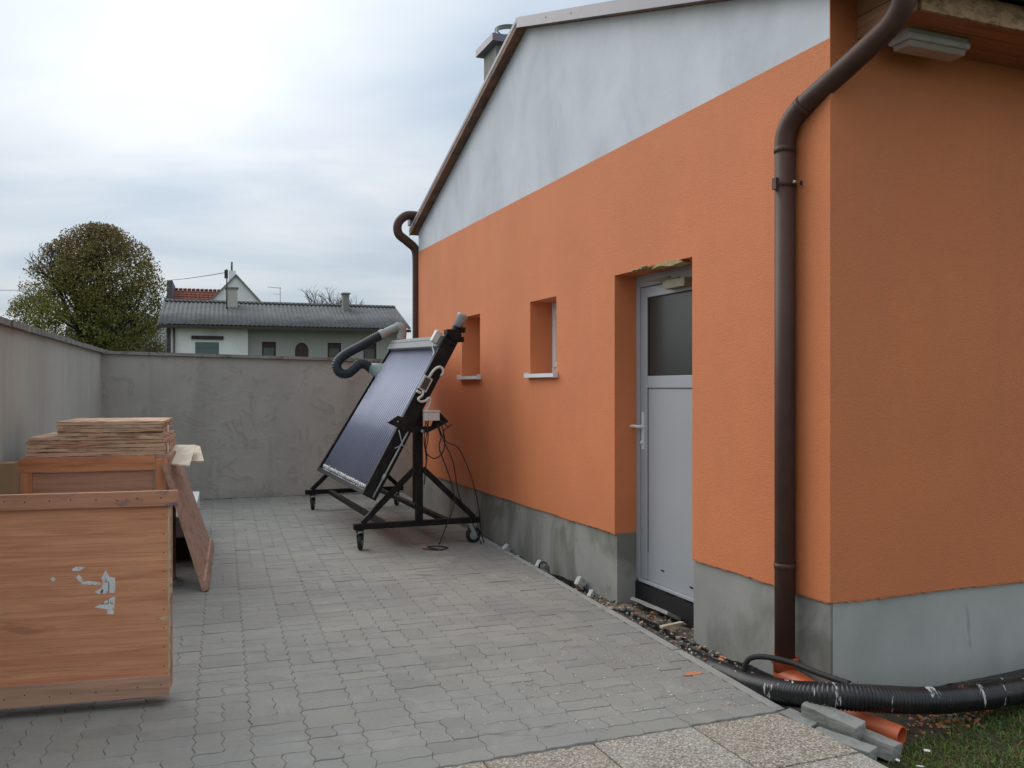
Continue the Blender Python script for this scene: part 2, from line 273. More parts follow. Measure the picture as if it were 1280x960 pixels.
M['darkwood'] = mat('dark_brown_wood', (0.045, 0.03, 0.024), 0.7, 0.2, 6, 30, 0.3, 0.002)
M['bark'] = mat('dark_bark', (0.045, 0.038, 0.032), 0.95, 0.3, 8, 20, 0.6, 0.01)
M['twig'] = mat('brown_grey_twigs', (0.11, 0.09, 0.075), 0.95, 0.2, 8, bstr=0)
M['aerial'] = mat('dull_aluminium', (0.40, 0.41, 0.42), 0.5, 0.1, 8, bstr=0)
M['purple_wall'] = mat('blue_grey_firewall', (0.13, 0.13, 0.17), 0.9, 0.1, 2, 20, 0.2, 0.003)
def leaf_mat(name, attr='tone', rough=0.65):
    m, Nn, Ll, b = base_mat(name)
    a = Nn.new('ShaderNodeVertexColor'); a.layer_name = attr
    Ll.new(a.outputs['Color'], b.inputs['Base Color']); b.inputs['Roughness'].default_value = rough
    b.inputs['Specular IOR Level'].default_value = 0.25
    tl = Nn.new('ShaderNodeBsdfTranslucent'); Ll.new(a.outputs['Color'], tl.inputs[0])
    ms = Nn.new('ShaderNodeMixShader'); ms.inputs[0].default_value = 0.25
    Ll.new(b.outputs[0], ms.inputs[1]); Ll.new(tl.outputs[0], ms.inputs[2])
    Ll.new(ms.outputs[0], Nn['Material Output'].inputs[0]); return m
M['leaf'] = leaf_mat('autumn_leaf'); M['blade'] = leaf_mat('grass_blade')

# ------------------------------------------------------------------ mesh helpers
class MB:
    def __init__(s): s.v = []; s.f = []; s.m = []; s.sm = []
    def add(s, vs, fs, mi=0, smooth=False, X=None):
        o = len(s.v)
        s.v += [tuple(X @ Vector(p)) if X is not None else tuple(p) for p in vs]
        for f in fs: s.f.append(tuple(i+o for i in f)); s.m.append(mi); s.sm.append(smooth)
        return s
    def box(s, x0, x1, y0, y1, z0, z1, mi=0, X=None):
        vs = [(x0,y0,z0),(x1,y0,z0),(x1,y1,z0),(x0,y1,z0),(x0,y0,z1),(x1,y0,z1),(x1,y1,z1),(x0,y1,z1)]
        return s.add(vs, [(0,3,2,1),(4,5,6,7),(0,1,5,4),(1,2,6,5),(2,3,7,6),(3,0,4,7)], mi, False, X)
    def prism(s, poly, lo, hi, axis=1, mi=0, X=None, smooth=False):
        """poly: list of 2D points; axis = extrude axis (0: points are y,z; 1: x,z; 2: x,y)"""
        def P(a, b, t): return (t, a, b) if axis == 0 else ((a, t, b) if axis == 1 else (a, b, t))
        n = len(poly); vs = [P(a, b, lo) for a, b in poly] + [P(a, b, hi) for a, b in poly]
        fs = [tuple(range(n)), tuple(range(2*n-1, n-1, -1))] + [(i, i+n, (i+1) % n+n, (i+1) % n) for i in range(n)]
        return s.add(vs, fs, mi, smooth, X)
    def beam(s, a, b, wdt, h, mi=0, up=(0, 0, 1)):
        a = Vector(a); b = Vector(b); d = (b-a); ln = d.length; d.normalize(); upv = Vector(up)
        if abs(d.dot(upv)) > 0.98: upv = Vector((0, 1, 0))
        sx = d.cross(upv).normalized(); uz = sx.cross(d).normalized()
        X = Matrix((( d.x, sx.x, uz.x, a.x), (d.y, sx.y, uz.y, a.y), (d.z, sx.z, uz.z, a.z), (0, 0, 0, 1)))
        return s.box(0, ln, -wdt/2, wdt/2, -h/2, h/2, mi, X)
    def tube(s, path, r, n=12, mi=0, caps=True, smooth=True):
        P = [Vector(p) for p in path]; R = r if hasattr(r, '__len__') else [r]*len(P)
        t = [(P[min(i+1, len(P)-1)]-P[max(i-1, 0)]).normalized() for i in range(len(P))]
        a = Vector((0, 0, 1)) if abs(t[0].z) < 0.9 else Vector((1, 0, 0))
        nx = t[0].cross(a).normalized(); vs = []
        for i, p in enumerate(P):
            nx = (nx - t[i]*nx.dot(t[i])).normalized(); ny = t[i].cross(nx)
            for k in range(n):
                an = 2*pi*k/n; vs.append(tuple(p+(nx*cos(an)+ny*sin(an))*R[i]))
        fs = [(i*n+k, i*n+(k+1) % n, (i+1)*n+(k+1) % n, (i+1)*n+k) for i in range(len(P)-1) for k in range(n)]
        s.add(vs, fs, mi, smooth)
        if caps:
            o = len(s.v)-len(vs); s.f.append(tuple(o+k for k in range(n))[::-1]); s.f.append(tuple(o+(len(P)-1)*n+k for k in range(n)))
            s.m += [mi, mi]; s.sm += [False, False]
        return s
    def build(s, name, mats, parent=None, loc=(0, 0, 0), rz=0, bevel=0, rot=None):
        me = bpy.data.meshes.new(name); me.from_pydata(s.v, [], s.f)
        for m in (mats if isinstance(mats, (list, tuple)) else [mats]): me.materials.append(M[m] if isinstance(m, str) else m)
        me.polygons.foreach_set('material_index', s.m); me.polygons.foreach_set('use_smooth', s.sm)
        me.update()
        o = bpy.data.objects.new(name, me); COL.objects.link(o); o.location = loc; o.rotation_euler = rot if rot else (0, 0, rz)
        if parent: o.parent = parent
        if bevel:
            b = o.modifiers.new('bevel', 'BEVEL'); b.width = bevel; b.segments = 2; b.limit_method = 'ANGLE'
        return o
def thing(name, label, cat, loc=(0, 0, 0), rz=0, group=None):
    o = bpy.data.objects.new(name, None); COL.objects.link(o); o.location = loc; o.rotation_euler = (0, 0, rz); o.empty_display_size = 0.2
    return tag(o, label, cat, group)
def tag(o, label, cat, group=None):
    o['label'] = label; o['category'] = cat
    if group: o['group'] = group
    return o
def struct(o): o['kind'] = 'structure'; return o
def smooth(pts, sub=6):
    P = [Vector(p) for p in pts]; out = []
    for i in range(len(P)-1):
        p0 = P[max(i-1, 0)]; p1 = P[i]; p2 = P[i+1]; p3 = P[min(i+2, len(P)-1)]
        for k in range(sub):
            t = k/sub
            out.append(0.5*((2*p1)+(p2-p0)*t+(2*p0-5*p1+4*p2-p3)*t*t+(3*p1-p0-3*p2+p3)*t**3))
    return out+[P[-1]]
def resample(P, step):
    d = [0]
    for a, b in zip(P, P[1:]): d.append(d[-1]+(b-a).length)
    n = max(2, int(d[-1]/step)); out = []; j = 0
    for i in range(n+1):
        t = d[-1]*i/n
        while j < len(d)-2 and d[j+1] < t: j += 1
        q = (t-d[j])/max(1e-9, d[j+1]-d[j]); out.append(P[j].lerp(P[j+1], min(1, q)))
    return out
def grid_solid(mb, xs, zs, solid, y0, y1, mi=0, swap=False):
    """wall with openings: cells of a grid in (x,z), thick y0..y1; swap puts the run along Y"""
    def P(x, y, z): return (y, x, z) if swap else (x, y, z)
    nx, nz_ = len(xs)-1, len(zs)-1
    F = lambda i, j: 0 <= i < nx and 0 <= j < nz_ and solid(i, j)
    def q(a, b, c, d): mb.add([a, b, c, d], [(0, 1, 2, 3)], mi)
    for i in range(nx):
        for j in range(nz_):
            if not F(i, j): continue
            a, b, c, d = xs[i], xs[i+1], zs[j], zs[j+1]
            q(P(a,y0,c), P(b,y0,c), P(b,y0,d), P(a,y0,d)); q(P(a,y1,c), P(a,y1,d), P(b,y1,d), P(b,y1,c))
            if not F(i-1, j): q(P(a,y0,c), P(a,y0,d), P(a,y1,d), P(a,y1,c))
            if not F(i+1, j): q(P(b,y0,c), P(b,y1,c), P(b,y1,d), P(b,y0,d))
            if not F(i, j-1): q(P(a,y0,c), P(a,y1,c), P(b,y1,c), P(b,y0,c))
            if not F(i, j+1): q(P(a,y0,d), P(b,y0,d), P(b,y1,d), P(a,y1,d))
def rough_box(mb, sx, sy, sz, jit, X=None, mi=0, nn=3, rnd=0.05):
    """a chunk of stone: subdivided box with jittered points"""
    n = nn; idx = {}; vs = []; fs = []
    def vid(i, j, k):
        if (i, j, k) not in idx:
            idx[(i, j, k)] = len(vs)
            e = sum(1 for q, mxx in ((i, n), (j, n), (k, n)) if q in (0, mxx))
            sh = 1-rnd*(1.0*(e == 3)+0.35*(e == 2))
            vs.append(((i/n-0.5)*sx*sh+random.uniform(-jit, jit), (j/n-0.5)*sy*sh+random.uniform(-jit, jit), (k/n-0.5)*sz*sh+random.uniform(-jit, jit)))
        return idx[(i, j, k)]
    for i in range(n):
        for j in range(n):
            for c, flip in ((0, 0), (n, 1)):
                f = [vid(i,j,c), vid(i,j+1,c), vid(i+1,j+1,c), vid(i+1,j,c)]; fs.append(tuple(f if not flip else f[::-1]))
                f = [vid(i,c,j), vid(i+1,c,j), vid(i+1,c,j+1), vid(i,c,j+1)]; fs.append(tuple(f if not flip else f[::-1]))
                f = [vid(c,i,j), vid(c,i,j+1), vid(c,i+1,j+1), vid(c,i+1,j)]; fs.append(tuple(f if not flip else f[::-1]))
    return mb.add(vs, fs, mi, False, X)

# ================================================================== GROUND
g = MB(); g.box(-600, 600, -600, 600, -1.0, -0.16); struct(g.build('ground', 'lawn'))
g = MB(); g.prism([(-3.96, -0.26), (0.0, -0.035), (0.0, 9.08), (-3.96, 9.08)], -0.155, -0.0045, axis=2); struct(g.build('sand_bed', 'sand', loc=K0, rz=TY))

# paving: zigzag concrete pavers
U = 0.1175
def zz(t, a): 
    p = (t/U) % 1.0
    return a*(p*4 if p < 0.25 else (2-p*4 if p < 0.75 else p*4-4))
KS = 0.058      # the rows run slightly askew to the columns
def paver_shape(nx, ny, gap=0.0008, ch=0.0022, h=0.05):
    pts = []; st = U/4
    for i in range(nx*4): pts.append((i*st, 0))
    for i in range(ny*4): pts.append((nx*U, i*st))
    for i in range(nx*4, 0, -1): pts.append((i*st, ny*U))
    for i in range(ny*4, 0, -1): pts.append((0, i*st))
    cx, cy = nx*U/2, ny*U/2
    def ring(inset):
        o = []
        for x, y in pts:
            fx = (nx*U-2*inset)/(nx*U); fy = (ny*U-2*inset)/(ny*U)
            o.append(((x-cx)*fx+zz(y, 0.0085)*1.0, (y-cy)*fy+zz(x, 0.005)))
        return o
    r0, r1 = ring(gap+ch), ring(gap); n = len(pts)
    vs = [(x, y, 0) for x, y in r0]+[(x, y, -0.0025) for x, y in r1]+[(x, y, -h) for x, y in r1]
    fs = [tuple(range(n))]+[(i+n, (i+1) % n+n, (i+1) % n, i) for i in range(n)]+[(i+2*n, (i+1) % n+2*n, (i+1) % n+n, i+n) for i in range(n)]
    vs = [(x, y+KS*x, z) for x, y, z in vs]
    return vs, fs, cx, cy
PSH = {'cross': paver_shape(2, 1), 'long': paver_shape(1, 2), 'half': paver_shape(1, 1)}
paving = thing('paving', None, None, K0, TY)
del paving['label'], paving['category']; struct(paving)
cells = []
for c in range(17):
    x0 = -(c+1)*2*U+0.008; r = -0
    if x0 < -3.955: x0w = None
    while r < 79:
        if random.random() < 0.16 and r < 77:
            cells.append(('long', x0+U/2, (r+1)*U)); cells.append(('long', x0+1.5*U, (r+1)*U)); r += 2
        elif random.random() < 0.09:
            cells.append(('half', x0+U/2, (r+.5)*U)); cells.append(('half', x0+1.5*U, (r+.5)*U)); r += 1
        else: cells.append(('cross', x0+U, (r+.5)*U)); r += 1
cells = [(k, x, y+KS*x-0.045) for k, x, y in cells]; cells = [q for q in cells if q[2] < 8.98]
def vis(kind, x, y):
    p = yd(x, y, 0)
    if p.y < 1: return 1e9
    px, py = p.x/p.y, 1.52/p.y
    if abs(px) > 0.585 or py > 0.44: return 1e9
    return p.y
cells.sort(key=lambda q: vis(*q))
pm = {}
for i, (k, x, y) in enumerate(cells):
    vs, fs, cx, cy = PSH[k]
    zj, rx, ry = random.uniform(-0.0018, 0.0018), random.gauss(0, 0.007), random.gauss(0, 0.006)
    if i < 299:
        if k not in pm:
            o = MB().add(vs, fs).build('paver', 'paver', paving); pm[k] = o.data
        else:
            o = bpy.data.objects.new('paver', pm[k]); COL.objects.link(o); o.parent = paving
        o.location = (x, y, zj); o.rotation_euler = (rx, ry, 0)
    else:
        if i == 299: rest = MB()
        X = Matrix.Translation((x, y, zj)) @ Matrix.Rotation(rx, 4, 'X') @ Matrix.Rotation(ry, 4, 'Y')
        rest.add(vs, fs, X=X)
o = rest.build('pavers', 'paver', paving); o['kind'] = 'stuff'
# kerb boards: separate one-metre stones
kb = MB(); kb.box(0.022, 0.074, 0, 0.994, -0.15, 0.0)
kerb = struct(bpy.data.objects.new('kerb', None)); COL.objects.link(kerb); kerb.location = K0; kerb.rotation_euler = (0, 0, TY)
k0 = kb.build('kerbstone', 'kerb', kerb, loc=(0, -0.02, -0.004), bevel=0.004)
for i in range(1, 7):
    k = k0.copy(); COL.objects.link(k); k.parent = kerb; k.location = (random.uniform(-.002, .002), -0.02+i*1.0, -0.004+random.uniform(-.003, .003))
# slabs in front
slabs = struct(bpy.data.objects.new('path', None)); COL.objects.link(slabs); slabs.location = (1.275, 4.150, -0.007); slabs.rotation_euler = (0, 0, radians(21.5))
sp = []
for i in range(5):
    for j in range(3):
        mb = MB(); mb.box(0.004, 0.496, -0.496, -0.004, -0.05, 0)
        o = mb.build('slab', 'agg_brown' if (i+j) % 3 != 1 else 'agg_grey', slabs, loc=(-0.5*(i+1), -0.5*j-0.0, random.uniform(-.003, .003)), bevel=0.004)
mb = MB(); mb.box(-2.55, 0.0, -1.5, 0.0, -0.12, -0.025); mb.build('bedding', 'sand', slabs)
# gap strip between kerb and plinth + soil to the right of the corner (bumpy sheets)
def sheet(name, m, fn, xs, ys, zf, loc, rz):
    nx, ny = len(xs), len(ys)
    vs = [(x, y, zf(x, y)) for y in ys for x in xs]
    fs = [(j*nx+i, j*nx+i+1, (j+1)*nx+i+1, (j+1)*nx+i) for j in range(ny-1) for i in range(nx-1)]
    return MB().add(vs, fs, 0, True).build(name, m, loc=loc, rz=rz)
def hn(x, y): return 0.5*sin(x*9.1+y*3.3)+0.3*sin(x*21+y*17+1)+0.2*sin(y*43-x*31)
struct(sheet('gravel_strip', 'gravel', None, np.linspace(-0.62, 0.3, 24), np.linspace(0.05, 7.4, 190),
    lambda x, y: -0.075+0.012*hn(x, y)+0.05*max(0, 1-abs(x+0.02)/0.25)*max(0, 1-abs(y-1.75)/0.8), (C0.x, C0.y, 0), TB))
struct(sheet('soil', 'soil', None, np.linspace(-0.9, 8, 180), np.linspace(-3.2, 0.05, 90),
    lambda x, y: -0.095+0.014*hn(x, y)+0.02*sin(x*2+y), (C0.x, C0.y, 0), TB))

# ================================================================== YARD WALLS
lw = thing('boundary_wall', 'grey board-marked concrete wall running along the left side of the yard', 'wall', K0, TY)
mb = MB(); mb.prism([(-6.5, -0.16), (9.25, -0.16), (9.25, 1.96), (-6.5, 1.96)], -4.16, -3.96, axis=0)
mb.build('wall_body', 'left_wall', lw)
y = -6.5
while y < 9.2:
    ln = min(random.uniform(1.5, 2.2), 9.2-y+0.05)
    mb = MB(); ns = 8
    for i in range(ns):
        a, b = y+0.003+ln*i/ns, y+ln*(i+1)/ns-(0.004 if i == ns-1 else 0)
        e0 = -3.915+random.uniform(-.006, .006)
        mb.box(-4.2, e0, a, b, 1.962, 2.01+random.uniform(-.003, .003))
    mb.build('coping_slab', 'coping', lw)
    y += ln
bw = thing('back_wall', 'grey cement-rendered wall closing the far end of the yard behind the solar collector', 'wall', yd(-3.96, 9.04, 0), TY+radians(1.0))
mb = MB(); mb.prism([(-0.2, -0.16), (8.5, -0.16), (8.5, 1.86), (3.5, 1.885), (-0.2, 1.955)], 0, 0.2, axis=1)
mb.build('wall_body', 'yard_wall', bw)
x = -0.2
while x < 8.4:
    ln = min(random.uniform(1.2, 1.8), 8.5-x); mb = MB(); ns = 6
    zt = lambda q: 1.957-0.0195*(q+0.2) if q < 3.5 else 1.885-0.005*(q-3.5)
    for i in range(ns):
        a, b = x+ln*i/ns, x+ln*(i+1)/ns-(0.004 if i == ns-1 else 0)
        mb.prism([(a, zt(a)+.002), (b, zt(b)+.002), (b, zt(b)+.044), (a, zt(a)+.044)], -0.045+random.uniform(-.008, .008), 0.24, axis=1)
    mb.build('coping_slab', 'coping', bw); x += ln
g = MB()
for i in range(260):       # crumbs and moss along the foot of the back wall
    X = Matrix.Translation((random.uniform(0.1, 4.6), random.uniform(-0.07, -0.005), random.uniform(0, 0.006))) @ Matrix.Rotation(random.uniform(0, 6), 4, 'Z')
    s_ = random.uniform(0.004, 0.014); g.box(-s_, s_, -s_*.7, s_*.7, -s_*.4, s_*.6, 0, X)
o = g.build('wall_foot_crumbs', 'stone', None, loc=bw.location, rz=bw.rotation_euler.z); o['kind'] = 'stuff'; o['label'] = 'grey mortar crumbs along the foot of the back wall'; o['category'] = 'crumbs'

# ================================================================== ORANGE BUILDING
H = thing('workshop_house', 'orange plastered single-storey house with pale grey gable and grey plinth', 'house', C0, TB)
OW = -0.018; ZP = 0.457; ZG = 3.243; SL = 0.335; RZ = 4.745; RS = 3.84; SE = 7.373
xs = [OW, 1.19, 2.19, 3.196, 3.754, 5.07, 5.65, SE+0.018]
zs = [ZP, 1.63, 2.278, 2.33, ZG]
def und(s): return RZ-(0.353*(s-RS) if s > RS else 0.324*(RS-s))
def sol(i, j):
    if i == 1 and j < 3: return False
    if i in (3, 5) and j == 1: return False
    return True
mb = MB(); grid_solid(mb, xs, zs, sol, OW, 0.30, swap=True)
mb.box(0.3, 9.2, OW, 0.3, ZP, 3.56); mb.box(0.302, 9.2, SE-0.3, SE+0.018, ZP, 3.5); mb.box(9.0, 9.2, 0.302, SE-0.302, ZP, 3.5)
mb.box(OW, 0.3, OW, OW+0.004, ZG, 3.5)
mb.build('wall', 'orange', H)
mb = MB(); mb.prism([(OW+0.0045, ZG), (SE+0.018, ZG), (SE+0.018, und(SE+0.018)), (RS, RZ), (OW+0.0045, und(OW+0.0045))], OW+0.004, 0.3, axis=0)
mb.build('gable_wall', 'gray_plaster', H)
mb = MB(); grid_solid(mb, [0.0, 1.20, 2.185, SE], [-0.16, ZP], lambda i, j: i != 1, 0.0, 0.30, swap=True)
mb.build('plinth', 'plinth', H)
mb = MB(); mb.box(0.3, 9.2, 0, 0.3, -0.16, ZP); mb.box(0.302, 9.2, SE-0.3, SE, -0.16, ZP)
mb.box(0.012, 0.3, -0.004, 0.0, -0.16, ZP); mb.build('plinth', 'plinth_side', H)
mb = MB(); mb.box(1.6, 1.65, 0.3, SE-0.3, 0.1, 3.4); mb.box(0.3, 1.6, 0.3, SE-0.3, 0.08, 0.12); mb.box(0.3, 1.6, 0.3, SE-0.3, 2.6, 2.65)
mb.build('inner_wall', 'interior', H)
mb = MB()
for run, n in (((0, 1.19), 60), ((2.19, SE), 240)):
    for i in range(n):
        a, b = run[0]+(run[1]-run[0])*i/n, run[0]+(run[1]-run[0])*(i+1)/n
        h = 0.004+0.006*random.random()**2+0.003*sin(a*7); mb.box(OW+0.0015, -0.0005, a, b, ZP-h, ZP-0.0002)
for i in range(150):
    a, b = i*0.03, i*0.03+0.03; h = 0.003+0.006*random.random()**2+0.003*sin(a*6); mb.box(a, b, OW+0.0015, -0.0005, ZP-h, ZP-0.0002)
o = mb.build('render_edge', 'orange', H); o['kind'] = 'stuff'
# door, looks out of the recess
dr = MB(); dr.box(0.172, 0.212, 1.245, 1.345, 0.135, 2.24).box(0.172, 0.212, 2.055, 2.140, 0.135, 2.24)
dr.box(0.172, 0.212, 1.345, 2.055, 2.165, 2.24).box(0.172, 0.212, 1.345, 2.055, 1.515, 1.60)
door = dr.build('door', 'alu', H, bevel=0.003)
MB().box(0.182, 0.205, 1.345, 2.055, 0.135, 1.515).build('door_panel', 'alu', door)
MB().box(0.186, 0.196, 1.345, 2.055, 1.60, 2.165).build('glass', 'door_glass', door)
mb = MB()
for a, b, c, d in ((1.345, 1.353, 1.6, 2.165), (2.047, 2.055, 1.6, 2.165), (1.353, 2.047, 1.6, 1.608), (1.353, 2.047, 2.157, 2.165)): mb.box(0.180, 0.186, a, b, c, d)
for a, b, c, d in ((1.345, 1.349, 0.33, 1.515), (2.051, 2.055, 0.33, 1.515), (1.349, 2.051, 1.511, 1.515)): mb.box(0.1795, 0.182, a, b, c, d)
mb.build('gasket', 'rubber', door)
mb = MB(); mb.box(0.160, 0.230, 2.143, 2.19, 0.12, 2.33).box(0.160, 0.230, 1.19, 1.242, 0.12, 2.33).box(0.160, 0.230, 1.242, 2.143, 2.245, 2.33).box(0.150, 0.230, 1.242, 2.143, 0.112, 0.132)
mb.build('door_frame', 'alu', H, bevel=0.003)
mb = MB(); mb.box(0.163, 0.172, 2.090, 2.118, 1.07, 1.34)
mb.tube(smooth([(0.172, 2.104, 1.235), (0.125, 2.104, 1.235), (0.118, 2.13, 1.237), (0.118, 2.17, 1.237), (0.118, 2.215, 1.235)], 4), 0.011, 10)
mb.tube([(0.165, 2.104, 1.12), (0.150, 2.104, 1.12)], 0.013, 10)
mb.build('handle', 'white_metal', door, bevel=0.002)
for s_, z_ in ((1.858, 0.232), (1.50, 0.190)):
    MB().box(0.178, 0.1822, s_-0.018, s_+0.018, z_, z_+0.010).build('drain_slot', 'rubber', door)
mb = MB(); mb.box(0.105, 0.170, 1.47, 1.71, 2.185, 2.245); mb.prism([(1.71, 2.19), (1.75, 2.20), (1.75, 2.235), (1.71, 2.242)], 0.11, 0.165, axis=0)
mb.beam((0.12, 1.55, 2.252), (0.10, 1.95, 2.262), 0.02, 0.008); mb.beam((0.10, 1.95, 2.262), (0.158, 1.72, 2.275), 0.02, 0.008)
mb.build('door_closer', 'olive', door, bevel=0.004)
mb = MB()
zt_ = [0.108+0.006*sin(i*1.7)+random.uniform(-.006, .004) for i in range(15)]
mb.prism([(1.19, -0.16), (2.19, -0.16)]+[(2.19-i/14.0, zt_[i]) for i in range(15)], 0.150, 0.30, axis=0)
mb.build('threshold_base', 'bitumen', H)
MB().prism([(1.30, 2.31), (1.42, 2.30), (1.55, 2.318), (1.66, 2.31), (1.60, 2.335), (1.42, 2.345), (1.33, 2.33)], -0.03, 0.05, axis=0).build('foam_bead', 'foam', H)
mb = MB()
for i in range(9): mb.tube(smooth([(random.uniform(-.03, .1), 1.62+i*0.03, 2.328), (random.uniform(-.06, .0), 1.66+i*.03+random.uniform(-.04, .04), 2.334), (random.uniform(-.05, .05), 1.72+i*.028, 2.325)], 3), random.uniform(.004, .009), 6)
mb.build('foam_bead', 'foam', H)
# windows
for a, b in ((3.196, 3.754), (5.07, 5.65)):
    mb = MB(); z0, z1 = 1.645, 2.278
    mb.box(0.195, 0.265, a, a+0.05, z0, z1).box(0.195, 0.265, b-0.05, b, z0, z1).box(0.195, 0.265, a+0.05, b-0.05, z1-0.05, z1).box(0.195, 0.265, a+0.05, b-0.05, z0, z0+0.05)
    wf = mb.build('window', 'white_frame', H, bevel=0.003)
    a2, b2, c2, d2 = a+0.053, b-0.053, z0+0.053, z1-0.053; mb = MB()
    mb.box(0.180, 0.25, a2, a2+0.05, c2, d2).box(0.180, 0.25, b2-0.05, b2, c2, d2).box(0.180, 0.25, a2+0.05, b2-0.05, d2-0.05, d2).box(0.180, 0.25, a2+0.05, b2-0.05, c2, c2+0.05)
    mb.build('frame', 'white_frame', wf, bevel=0.004)
    MB().box(0.212, 0.222, a2+0.05, b2-0.05, c2+0.05, d2-0.05).build('pane', 'pane', wf)
    mb = MB(); s0, s1 = a-0.03, b+0.04
    mb.prism([(-0.062, 1.604), (-0.060, 1.604), (-0.060, 1.634), (0.193, 1.640), (0.193, 1.643), (-0.062, 1.637)], s0+0.004, s1-0.004, axis=1)
    mb.box(-0.064, 0.0, s0, s0+0.004, 1.600, 1.652).box(-0.064, 0.0, s1-0.004, s1, 1.600, 1.652)
    mb.build('sill', 'white_metal', wf)
# roof
VO = -0.105; BK = 9.5
rf = MB()
for s0, s1 in ((-0.50, RS), (RS, SE+0.10)):
    rf.prism([(s0, und(s0)+0.03), (s1, und(s1)+0.03), (s1, und(s1)+0.08), (s0, und(s0)+0.08)], VO+0.003, BK, axis=0)
roof = rf.build('roof', 'darkmetal', H)
mb = MB()
for s0, s1 in ((-0.50, RS-0.001), (RS+0.001, SE+0.10)):
    k = 1
    mb.prism([(s0, und(s0)+0.002), (s1, und(s1)+0.002), (s1, und(s1)+0.028), (s0, und(s0)+0.028)], VO+0.003, 0.31, axis=0)
mb.build('verge_soffit', 'soffit', roof)
mb = MB(); s0, s1 = -0.52, RS
mb.prism([(s0, und(s0)-0.004), (s1, und(s1)-0.004), (s1, und(s1)+0.088), (s0, und(s0)+0.088)], VO-0.009, VO+0.001, axis=0)
s0, s1 = RS, SE+0.11
mb.prism([(s0, und(s0)+0.05), (s1, und(s1)+0.05), (s1, und(s1)+0.088), (s0, und(s0)+0.088)], VO-0.009, VO+0.001, axis=0)
MB().prism([(s0+.002, und(s0+.002)-0.004), (s1, und(s1)-0.004), (s1, und(s1)+0.049), (s0+.002, und(s0+.002)+0.049)], VO-0.006, VO+0.001, axis=0).build('verge_board', 'soffit', roof)
for s0, s1 in ((-0.52, RS), (RS, SE+0.11)):
    mb.prism([(s0, und(s0)+0.084), (s1, und(s1)+0.084), (s1, und(s1)+0.09), (s0, und(s0)+0.09)], VO+0.0015, VO+0.10, axis=0)
mb.build('verge_trim', 'fascia', roof)
for s_ in (0.9, 2.72, 3.2): MB().tube([(VO-0.012, s_, und(s_)+0.045), (VO-0.008, s_, und(s_)+0.045)], 0.007, 8).build('screw', 'darkmetal', roof)
# right eave: soffit, sawn fascia, end boards, gutter
mb = MB()
for k in range(3): mb.box(0.17, BK-0.1, -0.385+0.122*k, -0.385+0.122*(k+1)-0.004, 3.262, 3.28)
mb.build('eave_soffit', 'soffit_bounce', roof)
MB().box(0.165, BK-0.1, -0.41, -0.388, 3.255, 3.375).build('fascia_board', 'fascia_wood', roof, bevel=0.003)
MB().prism([(-0.388, 3.258), (OW-0.001, 3.258), (OW-0.001, 3.365), (-0.388, 3.365)], 0.148, 0.168, axis=0).build('end_board', 'endwood', roof, bevel=0.003)
MB().prism([(-0.388, 3.369), (OW-0.001, 3.369), (OW-0.001, 3.49), (-0.388, 3.385)], 0.150, 0.168, axis=0).build('end_board', 'endwood', roof, bevel=0.003)
mb = MB(); prof = []
for i in range(11):
    an = pi+pi*i/10; prof.append((-0.485+0.073*cos(an), 3.50+0.073*sin(an)))
prof += [(-0.485+0.068*cos(2*pi-pi*i/10), 3.50+0.068*sin(2*pi-pi*i/10)) for i in range(11)]
mb.prism(prof, -0.11, BK, axis=0); mb.build('gutter', 'brownpipe', roof)
# near downpipe
path = [(-0.075, 0.25, 0.06), (-0.075, 0.25, 1.3), (-0.075, 0.25, 2.80)]
bend = smooth([(-0.075, 0.25, 2.74), (-0.073, 0.243, 2.83), (-0.062, 0.205, 2.90), (-0.045, 0.13, 2.955), (0.0, -0.10, 3.065), (0.037, -0.27, 3.155), (0.052, -0.35, 3.205), (0.058, -0.40, 3.27), (0.060, -0.41, 3.36), (0.060, -0.425, 3.44)], 5)
dp = MB().tube(path, 0.052, 20).build('downpipe', 'brownpipe', H)
MB().tube(bend, 0.053, 20).build('pipe_bend', 'brownpipe', dp)
MB().tube([(-0.075, 0.25, 2.735), (-0.075, 0.25, 2.765)], 0.0555, 20).build('pipe_collar', 'brownpipe', dp)
MB().tube([bend[14], bend[15]], 0.0565, 20).build('pipe_collar', 'brownpipe', dp)
MB().tube([(-0.075, 0.25, 0.58), (-0.075, 0.25, 0.61)], 0.0555, 20).build('pipe_collar', 'brownpipe', dp)
mb = MB(); mb.tube([(-0.075, 0.25, 2.555), (-0.075, 0.25, 2.585)], 0.056, 20)
mb.beam((-0.03, 0.185, 2.57), (0.0, 0.185, 2.57), 0.008, 0.02); mb.box(-0.145, -0.125, 0.235, 0.265, 2.54, 2.60)
mb.tube([(-0.08, 0.175, 2.57), (-0.06, 0.175, 2.57)], 0.008, 8, 1); mb.build('pipe_clamp', ['brownpipe', 'steel'], dp)
# far downpipe with its swan neck
p2 = smooth([(0.08, 7.50, 3.71), (-0.05, 7.47, 3.72), (-0.17, 7.46, 3.70), (-0.265, 7.45, 3.60), (-0.26, 7.45, 3.47), (-0.15, 7.45, 3.38), (-0.04, 7.45, 3.28), (-0.02, 7.45, 3.1)], 6)
dp2 = MB().tube(p2+[Vector((-0.02, 7.45, 2.3)), Vector((-0.02, 7.45, -0.05))], 0.056, 16).build('downpipe', 'brownpipe', H)
MB().tube([(-0.02, 7.45, 2.0), (-0.02, 7.45, 2.04)], 0.058, 16).build('pipe_clamp', 'brownpipe', dp2)
mb = MB(); mb.box(-0.1, BK, SE+0.115, SE+0.23, 3.60, 3.76); mb.build('gutter', 'fascia', roof)
